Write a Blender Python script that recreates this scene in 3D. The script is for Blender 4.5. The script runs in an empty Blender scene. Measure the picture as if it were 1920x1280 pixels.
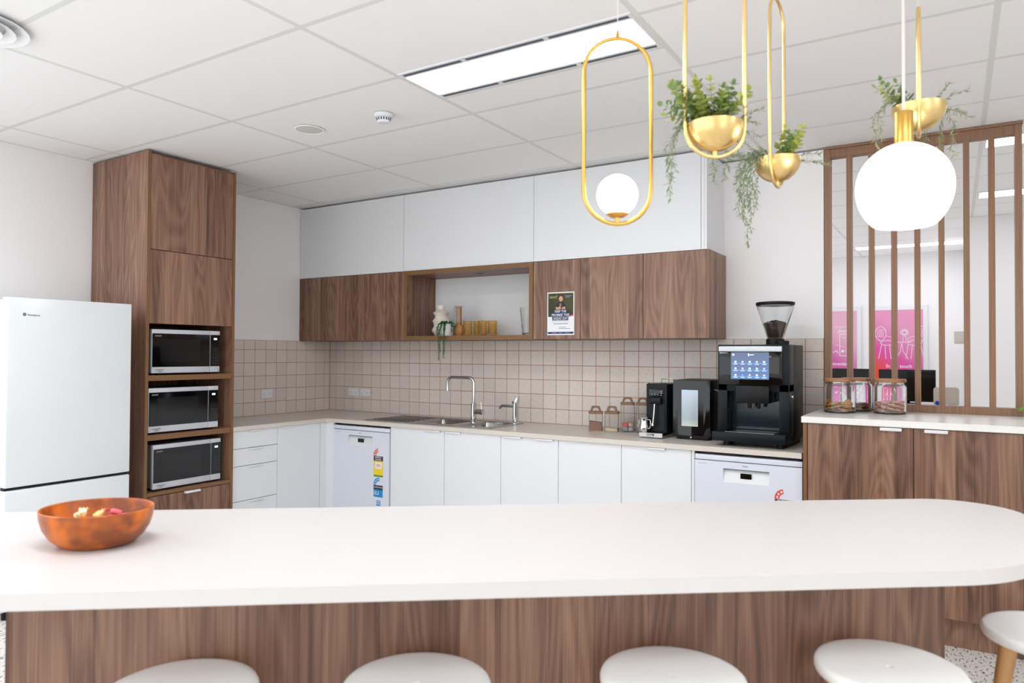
import bpy, bmesh, math, random
from mathutils import Vector, Matrix, noise

# ------------------------------------------------------------------ camera, world, exposure
scene = bpy.context.scene
COL = scene.collection
CAM = Vector((4.93163, -4.71084, 1.42662))
yaw, pitch, roll = -0.5575, 0.0169, 0.0052
fwd = Vector((math.sin(yaw)*math.cos(pitch), math.cos(yaw)*math.cos(pitch), math.sin(pitch)))
rgt = Vector((math.cos(yaw), -math.sin(yaw), 0))
upv = rgt.cross(fwd)
r2 = rgt*math.cos(roll) + upv*math.sin(roll)
u2 = -rgt*math.sin(roll) + upv*math.cos(roll)
cd = bpy.data.cameras.new('camera')
cam = bpy.data.objects.new('camera', cd)
COL.objects.link(cam)
m = Matrix((r2, u2, -fwd)).transposed().to_4x4()
m.translation = CAM
cam.matrix_world = m
cd.sensor_width = 36.0
cd.lens = 1332.07/1920*36.0
cd.clip_start = 0.02
cd.dof.use_dof = True
cd.dof.focus_distance = 5.0
cd.dof.aperture_fstop = 3.2
scene.camera = cam

w = bpy.data.worlds.new('world'); scene.world = w
w.use_nodes = True
bg = w.node_tree.nodes['Background']
bg.inputs[0].default_value = (0.93, 0.97, 1.0, 1)
bg.inputs[1].default_value = 1.9
scene.view_settings.view_transform = 'Standard'
scene.view_settings.look = 'None'
scene.view_settings.gamma = 1.0
scene.view_settings.use_curve_mapping = False
scene.view_settings.exposure = 0.25

PANEL_STRENGTH = 18.0      # ceiling light panels, and the added fill panels
GLOBE_STRENGTH = 5.0      # pendant globes

# ------------------------------------------------------------------ materials
def lin(c):
    c /= 255.0
    return c/12.92 if c <= 0.04045 else ((c+0.055)/1.055)**2.4
def rgb(r, g, b): return (lin(r), lin(g), lin(b), 1.0)

MATS = {}
def mat(name, col, rough=0.5, metal=0.0, **kw):
    if name in MATS: return MATS[name]
    mt = bpy.data.materials.new(name); mt.use_nodes = True
    b = mt.node_tree.nodes['Principled BSDF']
    b.inputs['Base Color'].default_value = rgb(*col)
    b.inputs['Roughness'].default_value = rough
    b.inputs['Metallic'].default_value = metal
    if 'trans' in kw: b.inputs['Transmission Weight'].default_value = kw['trans']
    if 'ior' in kw: b.inputs['IOR'].default_value = kw['ior']
    if 'emit' in kw:
        b.inputs['Emission Color'].default_value = rgb(*kw.get('ecol', col))
        b.inputs['Emission Strength'].default_value = kw['emit']
    if 'coat' in kw: b.inputs['Coat Weight'].default_value = kw['coat']
    if 'spec' in kw: b.inputs['Specular IOR Level'].default_value = kw['spec']
    MATS[name] = mt
    return mt
def nodes(mt): return mt.node_tree.nodes, mt.node_tree.links, mt.node_tree.nodes['Principled BSDF']

def speckle(mt, base, fleck, scale, lo, hi, amount=1.0, coord='Object', stretch=None):
    """fine darker flecks over a plain colour"""
    N, L, b = nodes(mt)
    tc = N.new('ShaderNodeTexCoord'); n = N.new('ShaderNodeTexNoise')
    n.inputs['Scale'].default_value = scale; n.inputs['Detail'].default_value = 2
    src = tc.outputs[coord]
    if stretch:
        mp = N.new('ShaderNodeMapping'); mp.inputs['Scale'].default_value = stretch
        L.new(src, mp.inputs[0]); src = mp.outputs[0]
    L.new(src, n.inputs['Vector'])
    mr = N.new('ShaderNodeMapRange'); mr.inputs[1].default_value = lo; mr.inputs[2].default_value = hi
    mr.inputs[4].default_value = amount
    L.new(n.outputs[0], mr.inputs[0])
    mx = N.new('ShaderNodeMix'); mx.data_type = 'RGBA'
    mx.inputs[6].default_value = rgb(*base); mx.inputs[7].default_value = rgb(*fleck)
    L.new(mr.outputs[0], mx.inputs[0]); L.new(mx.outputs[2], b.inputs['Base Color'])
    return mx

# walnut laminate: grain runs along V, strips of varying tone across U (metres)
def walnut(name, dark, mid, light, rough=0.42):
    mt = mat(name, mid, rough)
    N, L, b = nodes(mt)
    tc = N.new('ShaderNodeUVMap'); oi = N.new('ShaderNodeObjectInfo')
    off = N.new('ShaderNodeMath'); off.operation = 'MULTIPLY'; off.inputs[1].default_value = 37.0
    L.new(oi.outputs['Random'], off.inputs[0])
    cx = N.new('ShaderNodeCombineXYZ'); L.new(off.outputs[0], cx.inputs[0]); L.new(off.outputs[0], cx.inputs[1])
    add = N.new('ShaderNodeVectorMath'); add.operation = 'ADD'
    L.new(tc.outputs[0], add.inputs[0]); L.new(cx.outputs[0], add.inputs[1])
    def scaled(sx, sy):
        mp = N.new('ShaderNodeMapping'); mp.inputs['Scale'].default_value = (sx, sy, 1)
        L.new(add.outputs[0], mp.inputs[0]); return mp.outputs[0]
    # strips
    sp = N.new('ShaderNodeSeparateXYZ'); L.new(add.outputs[0], sp.inputs[0])
    vo = N.new('ShaderNodeTexVoronoi'); vo.voronoi_dimensions = '1D'; vo.inputs['Scale'].default_value = 11.0
    L.new(sp.outputs[0], vo.inputs['W'])
    sc = N.new('ShaderNodeSeparateColor'); L.new(vo.outputs['Color'], sc.inputs[0])
    # broad streaks, fine grain, cathedral contour lines
    n1 = N.new('ShaderNodeTexNoise'); n1.inputs['Scale'].default_value = 1; n1.inputs['Detail'].default_value = 3
    L.new(scaled(30, 0.8), n1.inputs['Vector'])
    n2 = N.new('ShaderNodeTexNoise'); n2.inputs['Scale'].default_value = 1; n2.inputs['Detail'].default_value = 3
    L.new(scaled(210, 1.7), n2.inputs['Vector'])
    n3 = N.new('ShaderNodeTexNoise'); n3.inputs['Scale'].default_value = 1; n3.inputs['Detail'].default_value = 1
    L.new(scaled(7, 0.9), n3.inputs['Vector'])
    k = N.new('ShaderNodeMath'); k.operation = 'MULTIPLY'; k.inputs[1].default_value = 75.0
    L.new(n3.outputs[0], k.inputs[0])
    s = N.new('ShaderNodeMath'); s.operation = 'SINE'; L.new(k.outputs[0], s.inputs[0])
    def wsum(pairs):
        acc = None
        for o, wt in pairs:
            mm = N.new('ShaderNodeMath'); mm.operation = 'MULTIPLY_ADD'
            mm.inputs[1].default_value = wt
            if acc is None: mm.inputs[2].default_value = 0.0
            else: L.new(acc, mm.inputs[2])
            L.new(o, mm.inputs[0]); acc = mm.outputs[0]
        return acc
    tot = wsum([(sc.outputs[0], 0.17), (n1.outputs[0], 0.50), (n2.outputs[0], 0.46), (s.outputs[0], 0.05)])
    cr = N.new('ShaderNodeValToRGB'); e = cr.color_ramp.elements
    e[0].position = 0.36; e[0].color = rgb(*dark)
    e[1].position = 0.80; e[1].color = rgb(*light)
    q = e.new(0.57); q.color = rgb(*mid)
    L.new(tot, cr.inputs[0]); L.new(cr.outputs[0], b.inputs['Base Color'])
    return mt

WAL = walnut('walnut_laminate', (86, 57, 43), (132, 96, 76), (167, 130, 106))
EDGE = mat('walnut_edge_banding', (126, 90, 56), 0.45)
M_WALL = mat('wall_paint', (243, 241, 241), 0.75)
M_CEIL = mat('ceiling_tile_white', (246, 245, 245), 0.85)
M_BAR = mat('ceiling_bar_grey', (226, 226, 224), 0.6)
M_PANEL = mat('bulkhead_panel_white', (230, 231, 233), 0.5)
M_DOOR = mat('white_laminate', (234, 236, 239), 0.4)
M_CARC = mat('white_carcass', (222, 223, 223), 0.5)
M_BENCH = mat('beige_worktop', (206, 196, 184), 0.3)
speckle(M_BENCH, (218, 210, 200), (200, 190, 179), 260, 0.55, 0.75, 0.6)
M_CABTOP = mat('white_stone_top', (224, 222, 217), 0.25)
speckle(M_CABTOP, (241, 239, 235), (220, 218, 214), 240, 0.56, 0.72, 0.7)
M_ISL = mat('island_top_white', (243, 240, 237), 0.35)
speckle(M_ISL, (211, 207, 205), (200, 197, 195), 300, 0.57, 0.72, 0.6)
M_TILE = mat('splashback_tile', (200, 189, 178), 0.45)
mx = speckle(M_TILE, (202, 191, 180), (150, 132, 118), 95, 0.66, 0.74, 0.8)
N, L, b = nodes(M_TILE)
oi = N.new('ShaderNodeObjectInfo'); cr = N.new('ShaderNodeValToRGB')
cr.color_ramp.elements[0].color = rgb(214, 204, 195); cr.color_ramp.elements[1].color = rgb(221, 212, 203)
L.new(oi.outputs['Random'], cr.inputs[0]); L.new(cr.outputs[0], mx.inputs[6])
M_GROUT = mat('terracotta_grout', (178, 126, 100), 0.8)
M_WHITE = mat('white_plastic', (232, 233, 235), 0.35)
M_FRIDGE = mat('fridge_white', (232, 236, 238), 0.22)
M_BLACK = mat('black_plastic', (14, 15, 17), 0.4, spec=0.25)
M_BGLASS = mat('black_glass', (6, 7, 8), 0.06)
M_SLATE = mat('blue_black_panel', (17, 24, 29), 0.35, spec=0.2)
M_CHROME = mat('chrome', (215, 217, 220), 0.08, 1.0)
M_STEEL = mat('brushed_steel', (165, 163, 160), 0.25, 1.0)
M_SILVER = mat('silver_plastic', (208, 211, 217), 0.35, 0.15)
M_BRASS = mat('satin_brass', (226, 178, 92), 0.28, 1.0)
M_GOLD = mat('pale_brass', (235, 205, 140), 0.3, 1.0)
M_GLASS = mat('clear_glass', (250, 252, 252), 0.0, 0.0, trans=1.0, ior=1.45)
M_PLGLASS = mat('clear_acrylic', (250, 250, 250), 0.03, 0.0, trans=0.96, ior=1.12)
M_AMBER = mat('amber_glass', (252, 222, 158), 0.05, 0.0, trans=0.92, ior=1.3)
M_AMBERV = mat('amber_vase', (222, 160, 104), 0.25, 0.0, trans=0.35, ior=1.3)
M_CREAM = mat('cream_ceramic', (226, 218, 205), 0.4)
M_DARK = mat('dark_gap', (24, 24, 25), 0.8)
M_PAPER = mat('white_paper', (238, 239, 240), 0.6)
M_NAVY = mat('navy_print', (28, 48, 100), 0.6)
M_LIDWOOD = mat('acacia_wood', (150, 100, 62), 0.45)
speckle(M_LIDWOOD, (166, 118, 78), (124, 80, 48), 14, 0.45, 0.62, 0.8, 'Object', (1, 4, 1))
M_LEG = mat('beech_leg', (206, 160, 104), 0.45)
speckle(M_LEG, (208, 162, 106), (186, 138, 84), 20, 0.45, 0.65, 0.8, 'Object', (3, 3, 0.2))
M_BOWL = mat('orange_resin', (190, 100, 32), 0.35)
speckle(M_BOWL, (212, 108, 14), (128, 62, 24), 13, 0.42, 0.64, 0.95)
M_LEAF1 = mat('leaf_yellow_green', (168, 178, 82), 0.5)
M_LEAF2 = mat('leaf_mid_green', (112, 138, 78), 0.5)
M_LEAF3 = mat('leaf_grey_green', (128, 140, 106), 0.55)
M_LEAF4 = mat('leaf_deep_green', (44, 104, 54), 0.45)
M_CORDW = mat('white_cord', (228, 222, 216), 0.5)
M_DIFF = mat('panel_light', (255, 255, 255), 0.5, emit=PANEL_STRENGTH, ecol=(246, 250, 255))
M_DIFF2 = mat('office_panel_light', (255, 255, 255), 0.5, emit=PANEL_STRENGTH*0.55, ecol=(246, 250, 255))
M_GLOBE = mat('opal_globe', (255, 250, 242), 0.3, emit=GLOBE_STRENGTH, ecol=(255, 236, 214))
M_FLOOR = mat('speckled_floor', (214, 208, 200), 0.6)
N, L, b = nodes(M_FLOOR)
tc = N.new('ShaderNodeTexCoord'); mp = N.new('ShaderNodeMapping'); mp.inputs['Scale'].default_value = (95, 38, 1)
mp.inputs['Rotation'].default_value = (0, 0, 0.7)
L.new(tc.outputs['Object'], mp.inputs[0])
no = N.new('ShaderNodeTexNoise'); no.inputs['Scale'].default_value = 1.0; no.inputs['Detail'].default_value = 2
L.new(mp.outputs[0], no.inputs['Vector'])
cr = N.new('ShaderNodeValToRGB'); e = cr.color_ramp.elements
e[0].position = 0.33; e[0].color = rgb(92, 82, 76); e[1].position = 0.45; e[1].color = rgb(226, 222, 216)
L.new(no.outputs[0], cr.inputs[0]); L.new(cr.outputs[0], b.inputs['Base Color'])

# ------------------------------------------------------------------ object helpers
def tag(o, label=None, cat=None, group=None, kind=None):
    if label: o['label'] = label
    if cat: o['category'] = cat
    if group: o['group'] = group
    if kind: o['kind'] = kind
    return o
def thing(name, label, cat, loc=(0, 0, 0), rotz=0.0, group=None):
    o = bpy.data.objects.new(name, None); COL.objects.link(o)
    o.empty_display_size = 0.05
    o.location = loc; o.rotation_euler = (0, 0, rotz)
    return tag(o, label, cat, group)
def finish(bm, name, mt, smooth=40):
    """box-mapped UVs in metres (U across, V along the vertical grain), smooth by angle"""
    uv = bm.loops.layers.uv.verify()
    bm.normal_update()
    for f in bm.faces:
        n = f.normal
        if abs(n.z) > 0.7: a, c = Vector((0, 1, 0)), Vector((1, 0, 0))
        else:
            a = Vector((-n.y, n.x, 0)); a.normalize(); c = Vector((0, 0, 1))
        for l in f.loops: l[uv].uv = (l.vert.co.dot(a), l.vert.co.dot(c))
    me = bpy.data.meshes.new(name); bm.to_mesh(me); bm.free()
    if isinstance(mt, (list, tuple)):
        for q in mt: me.materials.append(q)
    else: me.materials.append(mt)
    if smooth:
        for p in me.polygons: p.use_smooth = True
        me.set_sharp_from_angle(angle=math.radians(smooth))
    return me
def link(name, me, parent=None, world=True):
    o = bpy.data.objects.new(name, me); COL.objects.link(o)
    if parent:
        o.parent = parent
        if world:
            p = parent; t = Matrix.Identity(4)
            chain = []
            while p: chain.append(p); p = p.parent
            root = chain[-1]
            if root.type == 'EMPTY' and parent is root:
                o.matrix_parent_inverse = (Matrix.Translation(root.location) @ Matrix.Rotation(root.rotation_euler.z, 4, 'Z')).inverted()
    return o
def obj(name, bm, mt, parent=None, world=True, smooth=40):
    return link(name, finish(bm, name, mt, smooth), parent, world)
def copy_tree(o, parent=None):
    c = o.copy(); COL.objects.link(c)
    if parent:
        c.parent = parent; c.matrix_parent_inverse = o.matrix_parent_inverse.copy()
    for ch in list(o.children): copy_tree(ch, c)
    return c
def B(): return bmesh.new()
def box(bm, x0, x1, y0, y1, z0, z1, bev=0.0, seg=2):
    if x1 < x0: x0, x1 = x1, x0
    if y1 < y0: y0, y1 = y1, y0
    if z1 < z0: z0, z1 = z1, z0
    v = [bm.verts.new(p) for p in ((x0, y0, z0), (x1, y0, z0), (x1, y1, z0), (x0, y1, z0), (x0, y0, z1), (x1, y0, z1), (x1, y1, z1), (x0, y1, z1))]
    fs = [bm.faces.new([v[i] for i in q]) for q in ((0, 3, 2, 1), (4, 5, 6, 7), (0, 1, 5, 4), (1, 2, 6, 5), (2, 3, 7, 6), (3, 0, 4, 7))]
    if bev > 0:
        es = list({e for f in fs for e in f.edges})
        bmesh.ops.bevel(bm, geom=es, offset=bev, segments=seg, profile=0.5, affect='EDGES')
    return bm
def bx(*a, **k): return box(B(), *a, **k)
def lathe(bm, prof, cx=0, cy=0, seg=32, closed=False):
    """prof: (r, z) from start to end; caps where r == 0"""
    rings = []
    for r, z in prof:
        if r < 1e-6: rings.append([bm.verts.new((cx, cy, z))])
        else: rings.append([bm.verts.new((cx + r*math.cos(2*math.pi*i/seg), cy + r*math.sin(2*math.pi*i/seg), z)) for i in range(seg)])
    pairs = list(zip(rings, rings[1:]))
    if closed: pairs.append((rings[-1], rings[0]))
    for a, c in pairs:
        for i in range(seg):
            j = (i+1) % seg
            if len(a) == 1 and len(c) == 1: continue
            if len(a) == 1: bm.faces.new((a[0], c[j], c[i]))
            elif len(c) == 1: bm.faces.new((a[i], a[j], c[0]))
            else: bm.faces.new((a[i], a[j], c[j], c[i]))
    bmesh.ops.recalc_face_normals(bm, faces=bm.faces)
    return bm
def cyl(bm, cx, cy, z0, z1, r, r1=None, seg=28):
    return lathe(bm, [(0, z0), (r, z0), (r if r1 is None else r1, z1), (0, z1)], cx, cy, seg)
def tube(bm, pts, r, seg=10, closed=False, cap=True):
    pts = [Vector(p) for p in pts]; n = len(pts); rings = []
    prev = None
    for i, p in enumerate(pts):
        if closed: t = pts[(i+1) % n] - pts[i-1]
        else: t = pts[min(i+1, n-1)] - pts[max(i-1, 0)]
        t.normalize()
        if prev is None:
            a = Vector((0, 0, 1)) if abs(t.z) < 0.9 else Vector((1, 0, 0))
            x = t.cross(a).normalized()
        else:
            x = (prev - t*prev.dot(t)).normalized()
        prev = x; y = t.cross(x)
        rr = r[i] if isinstance(r, (list, tuple)) else r
        rings.append([bm.verts.new(p + (x*math.cos(2*math.pi*k/seg) + y*math.sin(2*math.pi*k/seg))*rr) for k in range(seg)])
    prs = list(zip(rings, rings[1:]))
    if closed: prs.append((rings[-1], rings[0]))
    for a, c in prs:
        off = 0
        if closed and c is rings[0]:   # match the twist at the seam
            off = min(range(seg), key=lambda k: (a[0].co - c[k].co).length)
        for k in range(seg):
            bm.faces.new((a[k], a[(k+1) % seg], c[(k+1+off) % seg], c[(k+off) % seg]))
    if cap and not closed:
        bm.faces.new(list(reversed(rings[0]))); bm.faces.new(rings[-1])
    bmesh.ops.recalc_face_normals(bm, faces=bm.faces)
    return bm
def prism(bm, poly, z0, z1, bev=0.0):
    lo = [bm.verts.new((x, y, z0)) for x, y in poly]; hi = [bm.verts.new((x, y, z1)) for x, y in poly]
    f0 = bm.faces.new(list(reversed(lo))); f1 = bm.faces.new(hi); n = len(poly)
    for i in range(n): bm.faces.new((lo[i], lo[(i+1) % n], hi[(i+1) % n], hi[i]))
    if bev: bmesh.ops.bevel(bm, geom=list(f0.edges)+list(f1.edges), offset=bev, segments=2, profile=0.5, affect='EDGES')
    return bm
def rpoly(x0, x1, y0, y1, r, seg=5):
    out = []
    for cx, cy, a0 in ((x1-r, y1-r, 0), (x0+r, y1-r, 90), (x0+r, y0+r, 180), (x1-r, y0+r, 270)):
        for i in range(seg+1):
            a = math.radians(a0+90*i/seg); out.append((cx+r*math.cos(a), cy+r*math.sin(a)))
    return out
def round_poly(pts, radii, seg=10):
    """round the corners of a polygon (counter-clockwise)"""
    out = []; n = len(pts)
    for i in range(n):
        p = Vector(pts[i]); a = Vector(pts[i-1]); c = Vector(pts[(i+1) % n]); r = radii[i]
        d1 = (a-p).normalized(); d2 = (c-p).normalized()
        if r <= 0: out.append((p.x, p.y)); continue
        ang = d1.angle(d2); t = r/math.tan(ang/2)
        cen = p + (d1+d2).normalized()*(r/math.sin(ang/2))
        s = p+d1*t; e_ = p+d2*t
        a0 = math.atan2(s.y-cen.y, s.x-cen.x); a1 = math.atan2(e_.y-cen.y, e_.x-cen.x)
        while a1 < a0: a1 += 2*math.pi
        for k in range(seg+1):
            a_ = a0+(a1-a0)*k/seg; out.append((cen.x+r*math.cos(a_), cen.y+r*math.sin(a_)))
    return out
# frames for print and lettering on faces: (right, up, normal)
FY = (Vector((1, 0, 0)), Vector((0, 0, 1)), Vector((0, -1, 0)))     # faces the room from the back wall
FX = (Vector((0, 1, 0)), Vector((0, 0, 1)), Vector((1, 0, 0)))      # faces the room from the left wall
def flat(name, polys, mt, parent, org, fr, off=0.0004):
    """flat print: 2D polygons (metres) on a face"""
    bm = B(); o = Vector(org)
    for q in polys:
        vs = [bm.verts.new(o + fr[0]*x + fr[1]*y + fr[2]*off) for x, y in q]
        bm.faces.new(vs)
    bm.normal_update()
    for f in bm.faces:
        if f.normal.dot(fr[2]) < 0: f.normal_flip()
    return obj(name, bm, mt, parent, smooth=0)
def rect(x0, x1, y0, y1): return [(x0, y0), (x1, y0), (x1, y1), (x0, y1)]
def disc(cx, cy, r, n=14, ry=None): return [(cx+r*math.cos(2*math.pi*i/n), cy+(ry or r)*math.sin(2*math.pi*i/n)) for i in range(n)]
def stroke(pts, wd):
    out = []
    for (x0, y0), (x1, y1) in zip(pts, pts[1:]):
        d = Vector((x1-x0, y1-y0)); 
        if d.length < 1e-6: continue
        n = Vector((-d.y, d.x)).normalized()*wd/2
        out.append([(x0+n.x, y0+n.y), (x0-n.x, y0-n.y), (x1-n.x, y1-n.y), (x1+n.x, y1+n.y)])
    return out
def text(name, s, size, mt, parent, org, fr, off=0.0006, align='CENTER', width=None):
    cu = bpy.data.curves.new(name, 'FONT'); cu.body = s; cu.size = size; cu.align_x = align; cu.align_y = 'CENTER'
    cu.resolution_u = 3; cu.offset = size*0.012
    t = bpy.data.objects.new('tmp_text', cu); COL.objects.link(t)
    bpy.context.view_layer.update()
    me = bpy.data.meshes.new_from_object(t.evaluated_get(bpy.context.evaluated_depsgraph_get()))
    bpy.data.objects.remove(t); bpy.data.curves.remove(cu)
    kx = 1.0
    if width and len(me.vertices):
        xs = [v.co.x for v in me.vertices]; kx = width/max(1e-6, max(xs)-min(xs))
    o = Vector(org)
    for v in me.vertices: v.co = o + fr[0]*(v.co.x*kx) + fr[1]*v.co.y + fr[2]*off
    me.materials.clear(); me.materials.append(mt)
    return link(name, me, parent)

# ------------------------------------------------------------------ room shell
def struct(name, bm, mt, parent=None, smooth=0):
    o = obj(name, bm, mt, parent, smooth=smooth)
    if not parent: o['kind'] = 'structure'
    return o
CH = 2.70
struct('floor', bx(-0.15, 7.6, -6.7, 5.9, -0.1, 0.0), M_FLOOR)
wall_left = struct('wall_left', bx(-0.15, 0.0, -3.9, 0.12, 0.0, 2.726), M_WALL)
wall_back = struct('wall_back', bx(0.0, 4.25, 0.0, 0.12, 0.0, CH-0.008), M_WALL)
blocker_wall_rear = struct('blocker_wall_rear', bx(5.0, 7.6, -6.8, -6.7, 0.0, 2.85), M_WALL)  # unseen wall added to limit light from behind, width set for that
blocker_wall_right = struct('blocker_wall_right', bx(7.6, 7.7, -4.6, 3.05, 0.0, 2.85), M_WALL)  # unseen wall added to cut side light, left open towards the rear
wall_far = struct('wall_far', bx(1.5, 5.03, 5.58, 5.7, 0.0, 2.726), M_WALL)
wall_side = struct('wall_side', bx(5.03, 7.6, 3.05, 5.7, 0.0, 2.7025), M_WALL)

# ceiling: slab, recessed panels, grid bars
ceiling = struct('ceiling', bx(-0.15, 7.6, -6.7, 5.9, 2.725, 2.85), M_CEIL)
XL = [0.0, 0.345, 1.54, 2.755, 3.92, 5.07, 6.27, 7.47]
YL = [-0.455+0.587*i for i in range(10, -14, -1)]       # descending
YL = sorted(YL)
panel_cache = {}
def ceil_panel(x0, x1, y0, y1):
    g = 0.001
    key = (round(x1-x0, 3), round(y1-y0, 3))
    if key not in panel_cache:
        panel_cache[key] = finish(bx(g, key[0]-g, g, key[1]-g, 0.0, 0.014), 'ceiling_panel', M_CEIL, 0)
    o = bpy.data.objects.new('ceiling_panel', panel_cache[key]); COL.objects.link(o)
    o.parent = ceiling; o.location = (x0, y0, 2.7035)
LIGHT_Y0, LIGHT_Y1 = -2.245, -1.893
for i in range(len(XL)-1):
    for j in range(len(YL)-1):
        x0, x1, y0, y1 = XL[i], XL[i+1], YL[j], YL[j+1]
        if y1 < -6.5 or x0 > 7.0: continue
        if abs(x0-2.755) < 0.01 and abs(y0+2.216) < 0.02:
            ceil_panel(x0, x1, LIGHT_Y1, y1); continue
        ceil_panel(x0, x1, y0, y1)
for x in XL[1:]:
    struct('ceiling_bar', bx(x-0.012, x+0.012, -6.6, 5.58, 2.7029, 2.704), M_BAR, ceiling)
for y in YL:
    if y > -6.6: struct('ceiling_bar', bx(0.0, 7.47, y-0.012, y+0.012, 2.7030, 2.704), M_BAR, ceiling)
struct('ceiling_bar', bx(2.755, 3.92, LIGHT_Y1-0.012, LIGHT_Y1+0.012, 2.7030, 2.704), M_BAR, ceiling)
# perimeter angles
struct('trim_1', bx(0.0, 0.022, -3.9, 0.0, 2.7028, 2.704), M_BAR)
struct('trim_2', bx(0.022, 3.68, -0.425, -0.39, 2.7028, 2.704), M_BAR)
struct('trim_3', bx(3.66, 4.25, -0.025, 0.0, 2.7028, 2.704), M_BAR)

# bulkhead over the wall cupboards, faced with white panels
bulk = struct('wall_bulkhead', bx(0.002, 3.62, -0.352, -0.002, 2.078, CH-0.012), M_PANEL)
for x0, x1 in ((0.004, 1.199), (1.202, 2.399), (2.402, 3.598), (3.601, 3.62)):
    struct('bulkhead_panel', bx(x0, x1, -0.368, -0.353, 2.078, CH-0.012), M_PANEL, bulk)
struct('bulkhead_panel', bx(3.621, 3.636, -0.368, -0.003, 2.078, CH-0.012), M_PANEL, bulk)

# splashback tiles (children of their walls)
P = 0.10962; G = 0.0038; TT = 0.006
struct('tile_grout', bx(0.0, 4.25, -0.0035, 0.0, 0.9, 1.5285), M_GROUT, wall_back)
struct('tile_grout', bx(0.0, 0.0035, -1.52, -0.0035, 0.9, 1.5285), M_GROUT, wall_left)
tile_cache = {}
def wall_tile(axis, a0, a1, z0, z1, wall):
    wd, ht = round(a1-a0-G, 4), round(z1-z0-G, 4)
    key = (axis, wd, ht)
    if key not in tile_cache:
        if axis == 'y': bm = bx(0, wd, -TT, -0.002, 0, ht, bev=0.0012, seg=1)
        else: bm = bx(0.002, TT, 0, wd, 0, ht, bev=0.0012, seg=1)
        tile_cache[key] = finish(bm, 'wall_tile', M_TILE, 0)
    o = bpy.data.objects.new('wall_tile', tile_cache[key]); COL.objects.link(o); o.parent = wall
    o.location = (a0+G/2, 0, z0+G/2) if axis == 'y' else (0, a0+G/2, z0+G/2)
rows = [0.9+P*i for i in range(6)] + [1.5285]
bx_ = [0.006] + [0.0877+P*k for k in range(38)] + [4.249]
bx_ = [v for i, v in enumerate(bx_) if i == 0 or v-bx_[i-1] > 0.02]
ly_ = [-0.006] + [-0.0688-P*k for k in range(14)]
ly_ = [v for v in ly_ if v > -1.5] + [-1.52]
for z0, z1 in zip(rows, rows[1:]):
    for a, c in zip(bx_, bx_[1:]): wall_tile('y', a, c, z0, z1, wall_back)
    for a, c in zip(ly_, ly_[1:]): wall_tile('x', c, a, z0, z1, wall_left)

# ------------------------------------------------------------------ built-in joinery
# tall cabinet
t = thing('tall_cabinet', 'tall walnut cabinet with three open microwave shelves beside the white fridge', 'cabinet', (0.32, -1.84, 0))
obj('side_panel', bx(0.005, 0.65, -2.16, -2.142, 0, 2.69), WAL, t, smooth=0)
obj('side_panel', bx(0.005, 0.65, -1.538, -1.52, 0, 2.685), WAL, t, smooth=0)
tag(obj('edge_band', bx(0.65, 0.6515, -2.161, -2.141, 0, 2.69), EDGE, t, smooth=0), 'golden brown edge strip')
tag(obj('edge_band', bx(0.65, 0.6515, -1.539, -1.519, 0, 2.685), EDGE, t, smooth=0), 'golden brown edge strip')
obj('back_panel', bx(0.005, 0.02, -2.142, -1.538, 0.1, 2.685), WAL, t, smooth=0)
obj('top_panel', bx(0.02, 0.63, -2.142, -1.538, 2.667, 2.685), WAL, t, smooth=0)
obj('door', bx(0.632, 0.65, -2.139, -1.541, 2.0735, 2.672, bev=0.001, seg=1), WAL, t, smooth=0)
obj('door', bx(0.632, 0.65, -2.139, -1.541, 1.605, 2.0695, bev=0.001, seg=1), WAL, t, smooth=0)
obj('shelf', bx(0.02, 0.63, -2.142, -1.538, 1.606, 1.624), WAL, t, smooth=0)
for z0, z1 in ((1.243, 1.277), (0.867, 0.901), (0.517, 0.54)):
    s = obj('shelf', bx(0.02, 0.646, -2.142, -1.538, z0, z1), WAL, t, smooth=0)
    obj('edge_band', bx(0.646, 0.6475, -2.1415, -1.5385, z0, z1), EDGE, s, smooth=0)
d = obj('drawer', bx(0.632, 0.65, -2.139, -1.541, 0.105, 0.513, bev=0.001, seg=1), WAL, t, smooth=0)
tag(obj('handle', bx(0.648, 0.672, -1.888, -1.779, 0.502, 0.5155, bev=0.002), M_WHITE, d), 'white lip handle')
obj('plinth', bx(0.05, 0.59, -2.142, -1.538, 0, 0.1), WAL, t, smooth=0)

# white base units
def lip(parent, fr, a0, a1, zt, plane):
    if fr == 'x': return obj('handle', bx(plane-0.002, plane+0.016, a0, a1, zt-0.012, zt, bev=0.0025), M_WHITE, parent)
    return obj('handle', bx(a0, a1, plane-0.016, plane+0.002, zt-0.012, zt, bev=0.0025), M_WHITE, parent)
t = thing('drawer_unit', 'white base unit with a stack of four drawers beside the tall walnut cabinet', 'cabinet', (0.3, -1.32, 0))
obj('body', bx(0.01, 0.612, -1.518, -1.121, 0.1, 0.866), M_CARC, t, smooth=0)
for z0, z1 in ((0.743, 0.868), (0.6185, 0.7395), (0.371, 0.615), (0.115, 0.3675)):
    d = obj('drawer', bx(0.613, 0.631, -1.517, -1.1215, z0, z1, bev=0.0012, seg=1), M_DOOR, t, smooth=0)
    lip(d, 'x', -1.375, -1.255, z1, 0.631)
obj('plinth', bx(0.05, 0.57, -1.518, -1.121, 0, 0.1), M_CARC, t, smooth=0)
t = thing('corner_unit', 'white corner base unit with one plain door next to the drawers', 'cabinet', (0.3, -0.6, 0))
obj('body', bx(0.01, 0.612, -1.119, -0.02, 0.1, 0.866), M_CARC, t, smooth=0)
d = obj('door', bx(0.613, 0.631, -1.1185, -0.7, 0.115, 0.868, bev=0.0012, seg=1), M_DOOR, t, smooth=0)
lip(d, 'x', -1.09, -0.97, 0.868, 0.631)
obj('corner_filler', bx(0.613, 0.631, -0.697, -0.614, 0.115, 0.868), M_DOOR, t, smooth=0)
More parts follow.
